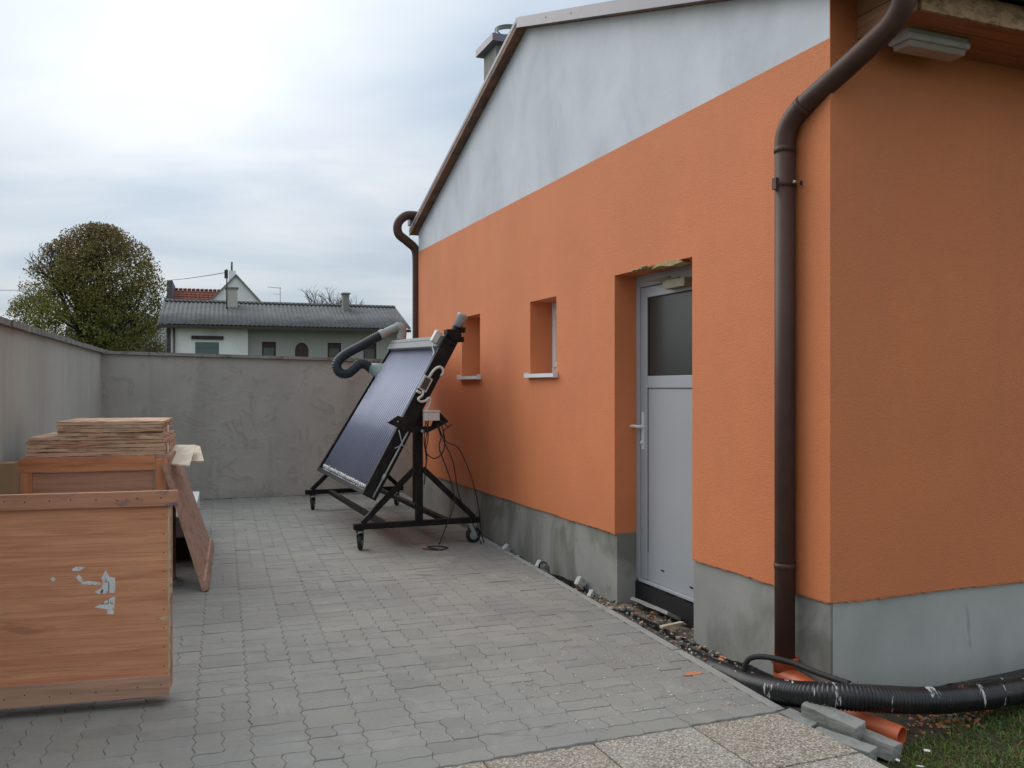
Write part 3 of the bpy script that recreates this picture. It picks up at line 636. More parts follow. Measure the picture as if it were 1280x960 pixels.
# chimney on the far slope
ch = MB().box(0.58, 1.02, 6.17, 6.59, 3.7, 5.54).build('chimney', 'stack', roof)
mb = MB(); mb.box(0.50, 1.12, 6.08, 6.67, 5.54, 5.63); mb.build('chimney_cap', 'fascia', ch, bevel=0.004)
mb = MB()
mb.tube([(0.81, 6.36, 5.63), (0.81, 6.36, 5.72)], 0.10, 20)
ring = [(0.81+0.17*cos(2*pi*i/24), 6.36+0.17*sin(2*pi*i/24), 5.79) for i in range(25)]
for k in range(24):
    a, b = ring[k], ring[k+1]
    mb.add([(a[0], a[1], 5.75), (b[0], b[1], 5.75), (b[0], b[1], 5.81), (a[0], a[1], 5.81)], [(0, 1, 2, 3)], 0, True)
for k in range(0, 24, 6): mb.beam(ring[k], (0.81, 6.36, 5.67), 0.02, 0.006)
mb.build('flue_ring', 'header', ch)

# bulkhead lamp under the right eave
LP = thing('bulkhead_lamp', 'grey rectangular outdoor lamp fixed under the eave at the house corner', 'lamp', bl(0.47, -0.17, 3.262), TB)
MB().prism([(-0.06, -0.055), (-0.068, -0.047), (-0.068, -0.028), (-0.058, -0.022), (-0.055, 0), (0.055, 0), (0.058, -0.022), (0.068, -0.028), (0.068, -0.047), (0.06, -0.055)], -0.20, 0.20, axis=0).build('housing', 'lamp_body', LP, bevel=0.003)
MB().prism([(-0.055, -0.0555), (-0.045, -0.085), (0.045, -0.085), (0.055, -0.0555)], -0.188, 0.188, axis=0).build('diffuser', 'diffuser', LP, bevel=0.006)

# ================================================================== DRAIN PIPES, BROKEN STONES
op = thing('drain_pipe', 'orange plastic drain pipe leading from the downpipe foot, open end on the grass', 'drain pipe', bl(-0.075, 0.25, 0))
def wl(p): return Vector(p)-op.location
D0 = bl(-0.075, 0.25, 0.0); E0 = Vector((1.752, 3.957, -0.052))
pth = smooth([D0+Vector((0, 0, 0.08)), D0+Vector((0, 0, 0.045)), Vector((1.41, 4.56, 0.028)), Vector((1.455, 4.46, 0.018)), Vector((1.515, 4.31, 0.0))], 6)
MB().tube([wl(p) for p in pth], [0.056]*8+[0.053]*(len(pth)-8), 22).build('elbow', 'orange_pvc', op)
MB().tube([wl(D0+Vector((0, 0, q))) for q in (0.035, 0.080, 0.094, 0.118, 0.124)], [0.057, 0.060, 0.070, 0.070, 0.064], 22).build('socket', 'orange_pvc', op)
a = Vector((1.60, 4.14, -0.03)); n_ = 24; rr_ = 0.047
pp_ = smooth([Vector((1.50, 4.345, -0.006)), a, E0], 8)
mb = MB(); mb.tube([wl(p) for p in pp_], rr_, n_, caps=False); mb.tube([wl(p) for p in pp_], rr_-0.004, n_, caps=False)
t = (pp_[-1]-pp_[-2]).normalized(); nx = t.cross(Vector((0, 0, 1))).normalized(); ny = t.cross(nx)
r1 = [wl(E0+(nx*cos(2*pi*k/n_)+ny*sin(2*pi*k/n_))*(rr_+.0005)) for k in range(n_)]; r2 = [wl(E0+(nx*cos(2*pi*k/n_)+ny*sin(2*pi*k/n_))*(rr_-0.0045)) for k in range(n_)]
mb.add(r1+r2, [(k, (k+1) % n_, (k+1) % n_+n_, k+n_) for k in range(n_)], 0)
mb.build('pipe', 'orange_pvc', op)
def ridged(pts, r, amp, pitch, n=20, sub=4):
    P = resample(smooth(pts, 8), pitch/sub)
    return P, [r+amp*(1 if (i % sub) in (0, 1) else -1) for i in range(len(P))]
P, R = ridged([(1.06, 5.35, -0.12), (1.15, 5.10, -0.11), (1.20, 4.85, -0.07), (1.245, 4.54, -0.018), (1.34, 4.22, 0.052), (1.46, 4.08, 0.090), (1.66, 4.055, 0.086), (1.92, 4.10, 0.060), (2.16, 4.19, 0.04), (2.39, 4.285, 0.03), (3.2, 4.62, 0.03), (4.2, 5.0, 0.03)], 0.059, 0.0032, 0.018)
o = MB().tube(P, R, 20).build('corrugated_pipe', 'black_plastic')
tag(o, 'thick black corrugated pipe splashed with plaster lying round the house corner', 'pipe')
P = smooth([(1.215, 4.63, -0.02), (1.225, 4.62, 0.06), (1.25, 4.60, 0.105), (1.315, 4.55, 0.125), (1.42, 4.45, 0.125), (1.484, 4.33, 0.122), (1.545, 4.20, 0.126), (1.585, 4.13, 0.128)], 6)
P, R = P, 0.0145
tag(MB().tube(P, R, 10).build('hose', 'rubber'), 'thin black hose arching over the orange drain pipe', 'hose')
tag(MB().tube(smooth([bl(0.55, -0.22, 0.02), bl(0.9, -0.2, 0.0), bl(1.4, -0.24, -0.03), bl(3, -0.3, -0.03)], 6), 0.03, 10).build('small_pipe', 'black_plastic'),
    'narrow black pipe half hidden in the grass under the thick corrugated pipe', 'pipe')
# membrane strip along the plinth
mb = MB(); pts = [(-0.035-0.012*sin(i*0.9)-0.01*random.random(), 0.3+i*0.06) for i in range(118)]
for (x0, y0), (x1, y1) in zip(pts, pts[1:]):
    if 1.25 < y0 < 2.15: x0 -= 0.05; x1 -= 0.05
    h0 = -0.035+0.02*sin(y0*5)
    mb.add([(x0, y0, -0.16), (x1, y1, -0.16), (x1, y1, h0), (x0, y0, h0), (x0-0.008, y0, -0.16), (x1-0.008, y1, -0.16), (x1-0.008, y1, h0), (x0-0.008, y0, h0)], [(0, 1, 2, 3), (7, 6, 5, 4), (3, 2, 6, 7)], 0)
tag(mb.build('membrane_strip', 'bitumen', loc=C0, rz=TB), 'black damp-proof membrane edge sticking up along the grey plinth', 'membrane')
mb = MB()
for i in range(330):     # dark folds of membrane beside the kerb
    pass
P, R = ridged([bl(-0.12-0.045*max(0, (7-k*0.55))/7-0.075*max(0, 1-k/6)**1.0, 0.95+k*0.5, -0.045+0.01*sin(k*2)) for k in range(9)], 0.022, 0.003, 0.02, 10)
tag(MB().tube(P, R, 10).build('black_conduit', 'black_plastic'), 'black ribbed conduit lying in the gap between kerb and plinth', 'conduit')
mb = MB(); n = 40
for i in range(n):
    a, b = 0.5+i*0.1, 0.5+(i+1)*0.1; h0, h1 = -0.055+0.006*sin(i*.8)+0.03*min(1, i/6), -0.055+0.006*sin((i+1)*.8)+0.03*min(1, (i+1)/6)
    mb.add([(a, -0.10, -0.12), (b, -0.10, -0.12), (b, -0.035, h1), (a, -0.035, h0), (a, -0.02, -0.13), (b, -0.02, -0.13), (b, -0.027, h1), (a, -0.027, h0)], [(0, 1, 2, 3), (7, 6, 5, 4), (3, 2, 6, 7)], 0)
tag(mb.build('membrane_strip', 'bitumen', loc=C0, rz=TB), 'black membrane edge along the pale plinth behind the thick corrugated pipe', 'membrane')
# broken kerb pieces
def stone(p, s, rz, ry, rx, label, jit=0.0022):
    X = Matrix.Identity(4)
    o = rough_box(MB(), *s, jit, nn=4, rnd=0.012).build('broken_kerbstone', 'stone', loc=p, rot=(rx, ry, rz), bevel=0.004)
    return tag(o, label, 'concrete block', 'broken concrete kerb pieces piled at the path corner')
stone((1.452, 3.985, 0.012), (0.275, 0.085, 0.075), radians(-50), radians(7), 0.12, 'topmost broken kerb piece lying across the other blocks')
stone((1.447, 3.85, -0.055), (0.27, 0.085, 0.075), radians(-46), radians(3), 0.0, 'lower broken kerb piece wedged against the brown path slab')
stone((1.585, 3.90, -0.052), (0.25, 0.085, 0.075), radians(-47), radians(6), -0.15, 'broken kerb piece nearest the open end of the orange pipe')
stone((1.325, 4.06, -0.035), (0.17, 0.08, 0.075), radians(-55), radians(5), 0.1, 'short broken kerb piece next to the end of the kerb')
# lumps in the gap
lab = ['pale mortar lump by the plinth, farthest toward the solar cart', 'small grey mortar lump half sunk beside the kerb', 'pale square lump behind the black cable loop', 'pale square lump nearest the door on the plinth foot', 'low grey lump just left of the door recess']
for (s_, z_, sz), lb in zip([(4.229, 0.0, .085), (3.951, -0.045, .07), (3.446, -0.005, .085), (2.676, 0.0, .09), (2.473, -0.05, .08)], lab):
    o = rough_box(MB(), sz*.85, sz*0.5, sz*0.8, 0.003, rnd=0.02).build('mortar_lump', 'chalk', loc=bl(-0.055, s_, z_), rot=(random.uniform(-.3, .3), 0.75+random.uniform(-.2, .2), TB+random.uniform(.2, .6)))
    tag(o, lb, 'mortar lump', 'mortar lumps along the plinth foot')
P = smooth([bl(-0.10, 3.36, -0.06), bl(-0.10, 3.36, 0.02), bl(-0.09, 3.28, 0.055), bl(-0.10, 3.18, 0.03), bl(-0.12, 3.14, -0.06)], 6)
tag(MB().tube(P, 0.007, 8).build('cable_loop', 'cable'), 'small black cable loop standing up between kerb and plinth', 'cable')
mb = MB(); mb.tube([bl(-0.10, 4.98, 0.075), bl(-0.12, 4.74, -0.03)], 0.028, 12)
tag(mb.build('pipe_offcut', 'pale_plastic'), 'short pale pipe offcut leaning beside the cart wheel', 'pipe offcut')
tag(rough_box(MB(), 0.46, 0.12, 0.025, 0.002, nn=4, rnd=0.01).build('insulation_strip', 'stone', loc=bl(0.085, 1.80, -0.005), rot=(radians(28), 0.0, TB+radians(92))), 'grey board offcut leaning in front of the black door threshold', 'board offcut')
tag(MB().box(-0.11, 0.11, -0.015, 0.015, -0.008, 0.008).build('wood_stick', 'cream', loc=bl(-0.02, 1.42, -0.012), rot=(0, 0.05, TB+radians(20)), bevel=0.002), 'small flat wooden stick lying below the door threshold', 'stick')
rb = MB(); rc = []
for i in range(1900):
    s_ = random.uniform(0.3, 6.5); v_ = random.uniform(-0.38+0.052*s_, -0.01)
    if 1.25 < s_ < 2.15 and random.random() < 0.6: v_ = random.uniform(-0.28, 0.14)
    sz = random.uniform(0.002, 0.010)*(1 if random.random() < .93 else 2.2)
    X = Matrix.Translation((v_, s_, -0.062+random.uniform(-.004, .012)+0.05*max(0, 1-abs(v_+0.02)/0.25)*max(0, 1-abs(s_-1.75)/0.8))) @ Matrix.Rotation(random.uniform(0, 6), 4, 'Z') @ Matrix.Rotation(random.uniform(-.6, .6), 4, 'X')
    rb.box(-sz, sz, -sz*.8, sz*.8, -sz*.5, sz*.5, random.choice([0, 0, 1, 2, 3, 3, 3, 4, 4]), X)
for i in range(200):
    v_, s_ = random.gauss(0.42, 0.14), random.gauss(-0.32, 0.06); sz = random.uniform(0.003, 0.010)
    X = Matrix.Translation((v_, s_, -0.085+random.uniform(0, .012))) @ Matrix.Rotation(random.uniform(0, 6), 4, 'Z') @ Matrix.Rotation(random.uniform(-.6, .6), 4, 'X')
    rb.box(-sz, sz, -sz*.8, sz*.8, -sz*.5, sz*.5, random.choice([2, 2, 2, 3, 0, 4]), X)
for i in range(260):
    q = yd(-abs(random.gauss(0, 0.7)), abs(random.gauss(0, 0.9))+0.02, 0.001); sz = random.uniform(0.0012, 0.0045)
    X = Matrix.Translation(MB_.inverted() @ q) @ Matrix.Rotation(random.uniform(0, 6), 4, 'Z')
    rb.box(-sz, sz, -sz*.6, sz*.6, -sz*.2, sz*.3, random.choice([1, 1, 5, 5, 2]), X)
for i in range(150):
    x_ = -abs(random.gauss(0, 0.6)); y_ = random.uniform(0.05, 6)
    sz = random.uniform(0.002, 0.006); X = Matrix.Translation(MB_.inverted() @ yd(x_*0.8-0.05, y_*random.random(), 0.001)) @ Matrix.Rotation(random.uniform(0, 6), 4, 'Z')
    rb.box(-sz, sz, -sz*.6, sz*.6, -sz*.3, sz*.4, random.choice([1, 1, 2, 5]), X)
M['crumb_orange'] = mat('orange_plaster_crumb', (0.55, 0.21, 0.10), 0.95, 0.2, 30, bstr=0)
M['crumb_tan'] = mat('tan_mortar_crumb', (0.38, 0.29, 0.20), 0.95, 0.2, 30, bstr=0)
M['crumb_dark'] = mat('dark_stone_crumb', (0.05, 0.05, 0.05), 0.9, 0.3, 30, bstr=0)
M['crumb_white'] = mat('white_plaster_crumb', (0.68, 0.67, 0.63), 0.9, 0.1, 30, bstr=0)
o = rb.build('rubble', ['stone', 'chalk', 'crumb_orange', 'crumb_tan', 'crumb_dark', 'crumb_white'], None, loc=C0, rz=TB); o['kind'] = 'stuff'; o['label'] = 'orange, tan and grey plaster rubble scattered beside the house'; o['category'] = 'rubble'
for i, (x, y) in enumerate([(-0.62, 4.62), (-0.10, 0.55)]):
    X = Matrix.Identity(4); pts = [(0.035*(1+0.5*sin(k*2.1+i))*cos(2*pi*k/11)*1.3, 0.028*(1+0.4*sin(k*1.3))*sin(2*pi*k/11)) for k in range(11)]
    tag(MB().prism(pts, 0, 0.0025, axis=2).build('plaster_blob', 'crumb_orange', loc=yd(x, y, 0.001), rz=TY), ['orange plaster splat on the pavers near the cart wheel', 'small orange plaster splat near the kerb end'][i], 'plaster splat')

# ================================================================== GRASS
def blades(name, n, region, label):
    V = []; F = []; Cc = []
    for i in range(n):
        x, y, z, sc = region()
        h = sc*random.uniform(0.4, 1.1); wd = random.uniform(0.0012, 0.0032); an = random.uniform(0, 2*pi); ln = random.uniform(0.5, 2.2)
        dx, dy = cos(an), sin(an); o_ = len(V)
        lean = [h*ln*0.35, h*ln]
        V += [(x-dy*wd, y+dx*wd, z), (x+dy*wd, y-dx*wd, z), (x+dy*wd*.7+dx*lean[0], y-dx*wd*.7+dy*lean[0], z+h*0.6), (x-dy*wd*.7+dx*lean[0], y+dx*wd*.7+dy*lean[0], z+h*0.6), (x+dx*lean[1], y+dy*lean[1], z+h*(1.0-0.35*ln))]
        F += [(o_, o_+1, o_+2, o_+3), (o_+3, o_+2, o_+4)]
        r = random.random(); k = 0.5+0.5*sin(x*6.3)*sin(y*7.7+1)
        if r < 0.22*(1.3-k): c = (random.uniform(.20, .34), random.uniform(.16, .26), random.uniform(.06, .12))
        elif r < 0.35: c = (random.uniform(.07, .13), random.uniform(.06, .09), .03)
        else: g_ = random.uniform(0.12, 0.28); c = (g_*random.uniform(.45, .75), g_, g_*random.uniform(.15, .3))
        Cc += [c]*5
    me = bpy.data.meshes.new(name); me.from_pydata(V, [], F); ca = me.color_attributes.new('tone', 'FLOAT_COLOR', 'POINT')
    ca.data.foreach_set('color', np.array([(*c, 1) for c in Cc], dtype=np.float32).ravel()); me.materials.append(M['blade'])
    o = bpy.data.objects.new(name, me); COL.objects.link(o); o['kind'] = 'stuff'; o['label'] = label; o['category'] = 'grass'; return o
def reg():
    while True:
        v_, s_ = random.uniform(-0.15, 3.2), random.uniform(-2.2, -0.20)
        p = bl(v_, s_, 0)
        q = Vector((p.x-1.272, p.y-4.165)); qx = q.x*cos(radians(20.2))+q.y*sin(radians(20.2))
        if qx < 0.05+0.1*random.random(): continue
        if p.x < 1.5 and p.y > 3.8: continue
        dens = 0.5+0.5*sin(v_*9+1)*sin(s_*8)+0.3*random.random()
        if dens < 0.35 and random.random() < 0.7: continue
        if s_ > -0.42 and v_ < 0.35: continue
        return p.x, p.y, -0.10+0.014*hn(v_, s_)+0.02*sin(v_*2+s_), random.choice((0.012, 0.018, 0.025, 0.035, 0.05))
blades('grass', 95000, reg, 'short mossy green grass with straw beside the house corner')
for i in range(3):
    p = [(1.80, 3.82), (1.63, 3.72), (1.70, 3.66)][i]
    tag(MB().prism([(-0.013, -.006), (.008, -.010), (.018, .003), (.0, .009), (-.013, .004)], 0, 0.003, axis=2).build('paint_flake', 'crumb_white', loc=(*p, -0.058), rot=(0.2, 0.1, i*1.3)),
        ['white flake in the grass beside the orange pipe end', 'white flake at the foot of the broken kerb pieces', 'small white flake in the grass nearest the camera'][i], 'flake')

# ================================================================== CRATES AND BOARDS
def face_rot(a, b):
    return atan2(b[1]-a[1], b[0]-a[0])
fl, frt = Vector((-2.92, 3.882, 0)), Vector((-1.634, 4.21, 0)); az = atan2(frt.y-fl.y, frt.x-fl.x); Wd = (frt-fl).length
c1 = thing('shallow_crate', 'large red-brown plywood crate side with torn label standing nearest the camera', 'crate', fl, az)
MB().box(0, Wd-0.012, 0.0, 0.012, 0.065, 1.01).build('panel', 'ply', c1)
MB().box(-0.02, Wd+0.035, -0.020, -0.001, 0.955, 1.028).build('top_batten', 'batten', c1, bevel=0.002)
MB().box(-0.02, Wd-0.004, -0.020, -0.001, 0.052, 0.150).build('bottom_batten', 'batten_lo', c1, bevel=0.002)
mb = MB()
for i in range(40): # splintered edge
    z0 = 0.08+i*0.0228; mb.box(Wd-0.0115, Wd-0.003+random.uniform(-.003, .004)+(0.008 if 17 < i < 24 and random.random() < .5 else 0), -0.0005+random.uniform(0, .002), 0.0135, z0, z0+0.0226)
mb.build('edge_strip', 'raw_edge', c1)
MB().box(0, Wd-0.004, 0.015, 0.135, 0.985, 1.012).build('top_board', 'ply_b', c1)
MB().box(Wd-0.025, Wd-0.006, 0.015, 0.135, 0.065, 0.984).build('side_board', 'leanwood', c1)
MB().box(0, Wd-0.026, 0.136, 0.148, 0.065, 1.01).build('back_panel', 'ply_b', c1)
for x_ in (0.05, Wd-0.9): MB().box(x_, x_+0.09, 0.075, 0.13, 0.0, 0.064).build('skid', 'batten_lo', c1)
mb = MB()
for i in range(14):
    x_ = 0.05+i*(Wd-0.1)/13+random.uniform(-.012, .012)
    for z_ in (0.992+random.uniform(-.006, .006), 0.10+random.uniform(-.01, .01)): mb.tube([(x_, -0.0205, z_), (x_, -0.0188, z_)], 0.0035, 7)
for i in range(9): mb.tube([(Wd-0.03, -0.0012, 0.19+i*0.09), (Wd-0.03, 0.001, 0.19+i*0.09)], 0.003, 7)
o = mb.build('nails', 'crumb_dark_nail', c1); o['kind'] = 'stuff'
def pz(px, py):   # photo-measured position on the panel (metres from its right edge / height)
    return (Wd-(213-px)/262.0, 0.052+(868-py)/262.0)
def scrap(pts, nm='paper_scrap', m='paper', y0=-0.0012, y1=0.0003):
    MB().prism([pz(*p) for p in pts], y0, y1-0.0005, axis=1).build(nm, m, c1)
scrap([(100, 706), (104, 703), (115, 704), (109, 708), (101, 708)]); scrap([(76, 716), (79, 714), (82, 717), (79, 720)])
scrap([(104, 716), (108, 713), (112, 718), (112, 722), (118, 721), (124, 722), (132, 724), (132, 727), (122, 726), (112, 725)])
scrap([(133, 719), (138, 709), (142, 717), (149, 719), (149, 737), (130, 738), (126, 735), (134, 730), (135, 722)])
scrap([(137, 747), (149, 741), (147, 764), (140, 763), (140, 757), (125, 754), (131, 751), (136, 750)])
for q in ([(137, 723), (142, 723), (142, 737), (141.3, 737), (141.3, 723.7), (137, 723.7)], [(133, 750), (140.7, 750), (140.7, 744), (141.4, 744), (141.4, 750.7), (133, 750.7)], [(132, 736), (134, 732), (135.5, 733), (134, 737)]):
    scrap(q, 'print_line', 'ink', -0.0018, -0.0007)
MB().prism([pz(*p) for p in [(196, 772), (213, 769), (213, 775), (198, 774)]], -0.0012, -0.0002, axis=1).build('splinter_mark', 'raw_edge', c1)
MB().prism([pz(*p) for p in [(10, 753), (20, 751), (26, 754), (18, 756)]], -0.0012, -0.0002, axis=1).build('splinter_mark', 'raw_edge', c1)
MB().prism([(Wd-0.86, 0.060), (Wd-0.80, 0.060), (Wd-0.775, 0.095), (Wd-0.79, 0.115), (Wd-0.85, 0.08)], -0.026, -0.021, axis=1).build('wood_chip', 'raw_edge', c1)
# second crate, framed, further back
A2 = Vector((-3.504, 6.317, 0)); az2 = radians(16); W2 = 0.98
c2 = thing('framed_crate', 'orange-brown framed crate under the board stacks behind the front crate', 'crate', A2, az2)
MB().box(0.02, W2-0.11, 0.012, 0.024, 0.08, 0.90).build('panel', 'ply_b', c2)
MB().box(-0.03, W2-0.105, -0.012, 0.010, 0.905, 1.01).build('top_batten', 'batten2', c2, bevel=0.002)
MB().box(-0.02, 0.055, -0.010, 0.010, 0.08, 0.903).build('upright_batten', 'batten_v', c2, bevel=0.002)
MB().box(W2-0.10, W2-0.012, -0.010, 0.012, 0.08, 0.985).build('upright_batten', 'batten_v', c2, bevel=0.002)
MB().box(W2-0.105, W2-0.102, -0.008, 0.012, 0.08, 0.98).build('splinter_mark', 'raw_edge', c2)
MB().prism([(W2-0.058, 0.08), (W2-0.045, 0.08), (W2-0.052, 0.955)], -0.0125, -0.0105, axis=1).build('splinter_mark', 'raw_edge', c2)
MB().box(0.0, W2, 0.025, 0.52, 0.985, 1.01).build('lid', 'leanwood', c2)
MB().box(W2-0.012, W2, 0.0, 0.52, 0.08, 0.983).build('side_panel', 'leanwood', c2)
MB().box(0, 0.02, 0.026, 0.52, 0.08, 0.983).build('side_panel', 'leanwood', c2)
for y_ in (0.1, 0.4): MB().box(0.0, W2, y_, y_+0.09, 0, 0.078).build('skid', 'batten_lo', c2)
# stacks of framed boards: every board is a thing of its own
def board(x0, x1, y0, y1, z0, th, label, m='edge', yaw=0.0):
    mb = MB(); n = 14
    lens = x1-x0
    top = []; 
    for i in range(n):
        a, b = x0+lens*i/n, x0+lens*(i+1)/n
        e = y0+random.uniform(-.004, .004)
        mb.box(a, b-0.0002, e, y1, z0+random.uniform(0, .002), z0+th-random.uniform(0.0, .003))
    o = mb.build('plywood_board', m, loc=A2, rz=az2+yaw)
    tag(o, label, 'board', 'plywood boards stacked on the framed crate')
ordn = ['lowest', 'second from bottom', 'third from bottom', 'fourth from bottom', 'top']
z = 1.0105
for i, th in enumerate((0.034, 0.027, 0.031, 0.026, 0.026)):
    board(0.015+random.uniform(-.012, .012), 0.945+random.uniform(-.012, .008), 0.03+random.uniform(-.006, .006), 0.88, z, th, '%s board of the lower, wider plywood stack with splintered edges' % ordn[i], yaw=random.uniform(-.003, .003)); z += th+0.0006
for i, th in enumerate((0.026, 0.030, 0.024, 0.028)):
    board(0.20+random.uniform(-.008, .008), 0.925+random.uniform(-.010, .004), 0.06+random.uniform(-.004, .004), 0.86, z, th, '%s board of the upper, narrower plywood stack at the back' % (['lowest', 'second from bottom', 'second from top', 'top'][i]), yaw=random.uniform(-.003, .003)); z += th+0.0006
# white end tabs on the stack ends
for z_ in (1.03, 1.18):
    tag(MB().box(0, 0.006, 0, 0.05, 0, 0.05).build('paper_tab', 'paper', loc=A2+Matrix.Rotation(az2, 3, 'Z') @ Vector((0.955, 0.10, z_)), rz=az2), 'white paper tab on the right end of the %s board stack' % ('lower' if z_ < 1.1 else 'upper'), 'paper')
# cream boards sticking out to the right
def quadboard(name, pts, th, m, label, cat, group=None):
    P = [Vector(p) for p in pts]; n = (P[1]-P[0]).cross(P[2]-P[0]).normalized()
    if n.z < 0: n = -n
    lo = [tuple(p-n*th) for p in P]; nn = len(P); up = [tuple(p) for p in P]
    mb = MB().add(up+lo, [tuple(range(nn)), tuple(range(2*nn-1, nn-1, -1))]+[(i, i+nn, (i+1) % nn+nn, (i+1) % nn) for i in range(nn)])
    return tag(mb.build(name, m), label, cat, group)
def ray(px, py, Y): return ((px-640)/1100*Y, Y, 1.52-(py-484)/1100*Y)
quadboard('cream_board', [ray(214, 556, 7.4), ray(245, 556, 7.5), ray(237, 582, 6.75), ray(214, 579, 6.7)], 0.012, 'cream', 'pale cream plywood offcut jutting out beneath the board stacks, front one', 'board')
quadboard('cream_board', [ray(240, 556, 7.75), ray(250, 557.5, 7.75), ray(255, 576, 7.2), ray(228, 577, 7.2)], 0.014, 'cream', 'pale cream board end jutting out behind the front cream offcut', 'board')
# leaning panel
lp = thing('leaning_panel', 'weathered plywood panel leaning against the right side of the crates', 'panel', Vector((-2.27, 6.53, 0.0)))
def fr(pts, a, b, name, m):
    P = [Vector(p)-lp.location for p in pts]; n = (P[1]-P[0]).cross(P[3]-P[0]).normalized()
    n = -n if n.x < 0 else n
    mb = MB(); mb.add([tuple(p+n*a) for p in P]+[tuple(p+n*b) for p in P], [(0, 1, 2, 3), (7, 6, 5, 4), (0, 4, 5, 1), (1, 5, 6, 2), (2, 6, 7, 3), (3, 7, 4, 0)]); return mb.build(name, m, lp)
bn, bf, tf, tn = Vector((-2.27, 6.53, 0.01)), Vector((-2.87, 8.42, 0.01)), Vector((-3.13, 8.30, 0.86)), Vector((-2.565, 6.50, 0.965))
fr([bn, bf, tf, tn], -0.012, 0.0, 'sheet', 'leanwood')
fr([bn, bf, bf.lerp(tf, .075), bn.lerp(tn, .075)], 0.0005, 0.02, 'bottom_batten', 'leanwood')
fr([bn, bn.lerp(bf, 0.02), tn.lerp(tf, 0.02), tn], -0.026, -0.0125, 'edge_batten', 'leanwood')
# white foam crate at the back
wb = thing('foam_crate', 'low white foam box on dark timbers behind the leaning panel', 'box', Vector((-2.765, 7.66, 0)), TY)
MB().box(-1.0, 0, 0, 1.9, 0.22, 0.40).build('foam_block', 'whitebox', wb, bevel=0.006)
MB().box(-1.0, 0.004, 0.0, 1.9, 0.215, 0.2195).build('base_sheet', 'card', wb)
for y_ in (0.12, 1.6): MB().box(-0.95, -0.05, y_, y_+0.1, 0, 0.2145).build('timber', 'darkwood', wb)
cb = MB()
tag(MB().box(0, 0.09, 0, 0.20, 0, 1.0).build('cardboard_pack', 'card', loc=(-3.475, 5.96, 0), rz=TY+0.05), 'tall brown cardboard pack squeezed between the wall and the framed crate', 'cardboard')

# ================================================================== SOLAR COLLECTOR CART
AC = Vector((-1.416, 8.196, 0))
cart = thing('solar_collector_cart', 'solar tube collector tilted on a black wheeled steel frame by the orange wall', 'solar collector', AC, TB)
YF = 2.9
def c_(x, y, z): return (x, y, z)
for y_ in (0.0, YF):
    MB().beam((-0.06, y_, 0.222), (1.18, y_, 0.222), 0.055, 0.055).build('side_beam', 'cart_black', cart, bevel=0.003)
    MB().beam((0.568, y_+0.001, 0.2505), (0.568, y_+0.001, 1.43 if y_ < 1 else 1.2), 0.075, 0.06, up=(1, 0, 0)).build('upright', 'cart_black', cart, bevel=0.003)
    for a, b in (((0.02, 0.25), (0.528, 0.74)), ((1.12, 0.25), (0.608, 0.74))):
        MB().beam((a[0], y_, a[1]), (b[0], y_, b[1]), 0.045, 0.05).build('brace', 'cart_black', cart, bevel=0.003)
for x_ in (0.24, 0.86):
    MB().beam((x_, 0.029, 0.222), (x_, YF-0.029, 0.222), 0.06, 0.045).build('cross_beam', 'cart_black', cart, bevel=0.003)
mb = MB(); mb.tube([(0.568, 0.0, 1.38), (0.568, 2.35, 1.38)], 0.025, 12); mb.build('axle', 'cart_black', cart)
MB().tube([(0.568, -0.05, 1.38), (0.568, -0.032, 1.38)], 0.020, 6).build('bolt', 'castmetal', cart)
# castors
def castor(x, y, ang, r=0.078):
    X = Matrix.Translation((x, y, 0)) @ Matrix.Rotation(ang, 4, 'Z')     # wheel rolls along local x
    t_ = MB(); n = 24; prof = [(-0.017, r*0.60), (-0.020, r*0.88), (-0.012, r), (0.012, r), (0.020, r*0.88), (0.017, r*0.60)]
    vs = []; 
    for k in range(n):
        an = 2*pi*k/n
        for (yy, rr) in prof: vs.append((rr*cos(an)+0.03, yy, rr*sin(an)+r))
    m_ = len(prof); fs = [(k*m_+j, k*m_+(j+1) % m_, ((k+1) % n)*m_+(j+1) % m_, ((k+1) % n)*m_+j) for k in range(n) for j in range(m_)]
    t_.add(vs, fs, 0, True, X)
    wh = t_.build('castor', 'rubber', cart)
    q = MB(); q.tube([X @ Vector((0.03, -0.013, r)), X @ Vector((0.03, 0.013, r))], r*0.62, 20); q.tube([X @ Vector((0.03, -0.026, r)), X @ Vector((0.03, 0.026, r))], r*0.28, 14)
    q.build('rim', 'castmetal', wh)
    q = MB()
    for s_ in (-1, 1):
        pl_ = [(0.045, r-0.012), (0.015, r-0.014), (-0.035, 0.182), (0.035, 0.182), (0.05, r+0.01)]
        q.prism(pl_, s_*0.028-0.0015, s_*0.028+0.0015, axis=1, X=X)
    q.box(-0.05, 0.05, -0.035, 0.035, 0.182, 0.192, 0, X)
    q.build('fork', 'castmetal' if x > 0.5 and y < 1 else 'rubber', wh)
castor(0.0, 0.0, radians(70)); castor(1.09, 0.0, radians(8)); castor(0.03, YF, radians(75)); castor(1.09, YF, radians(60))
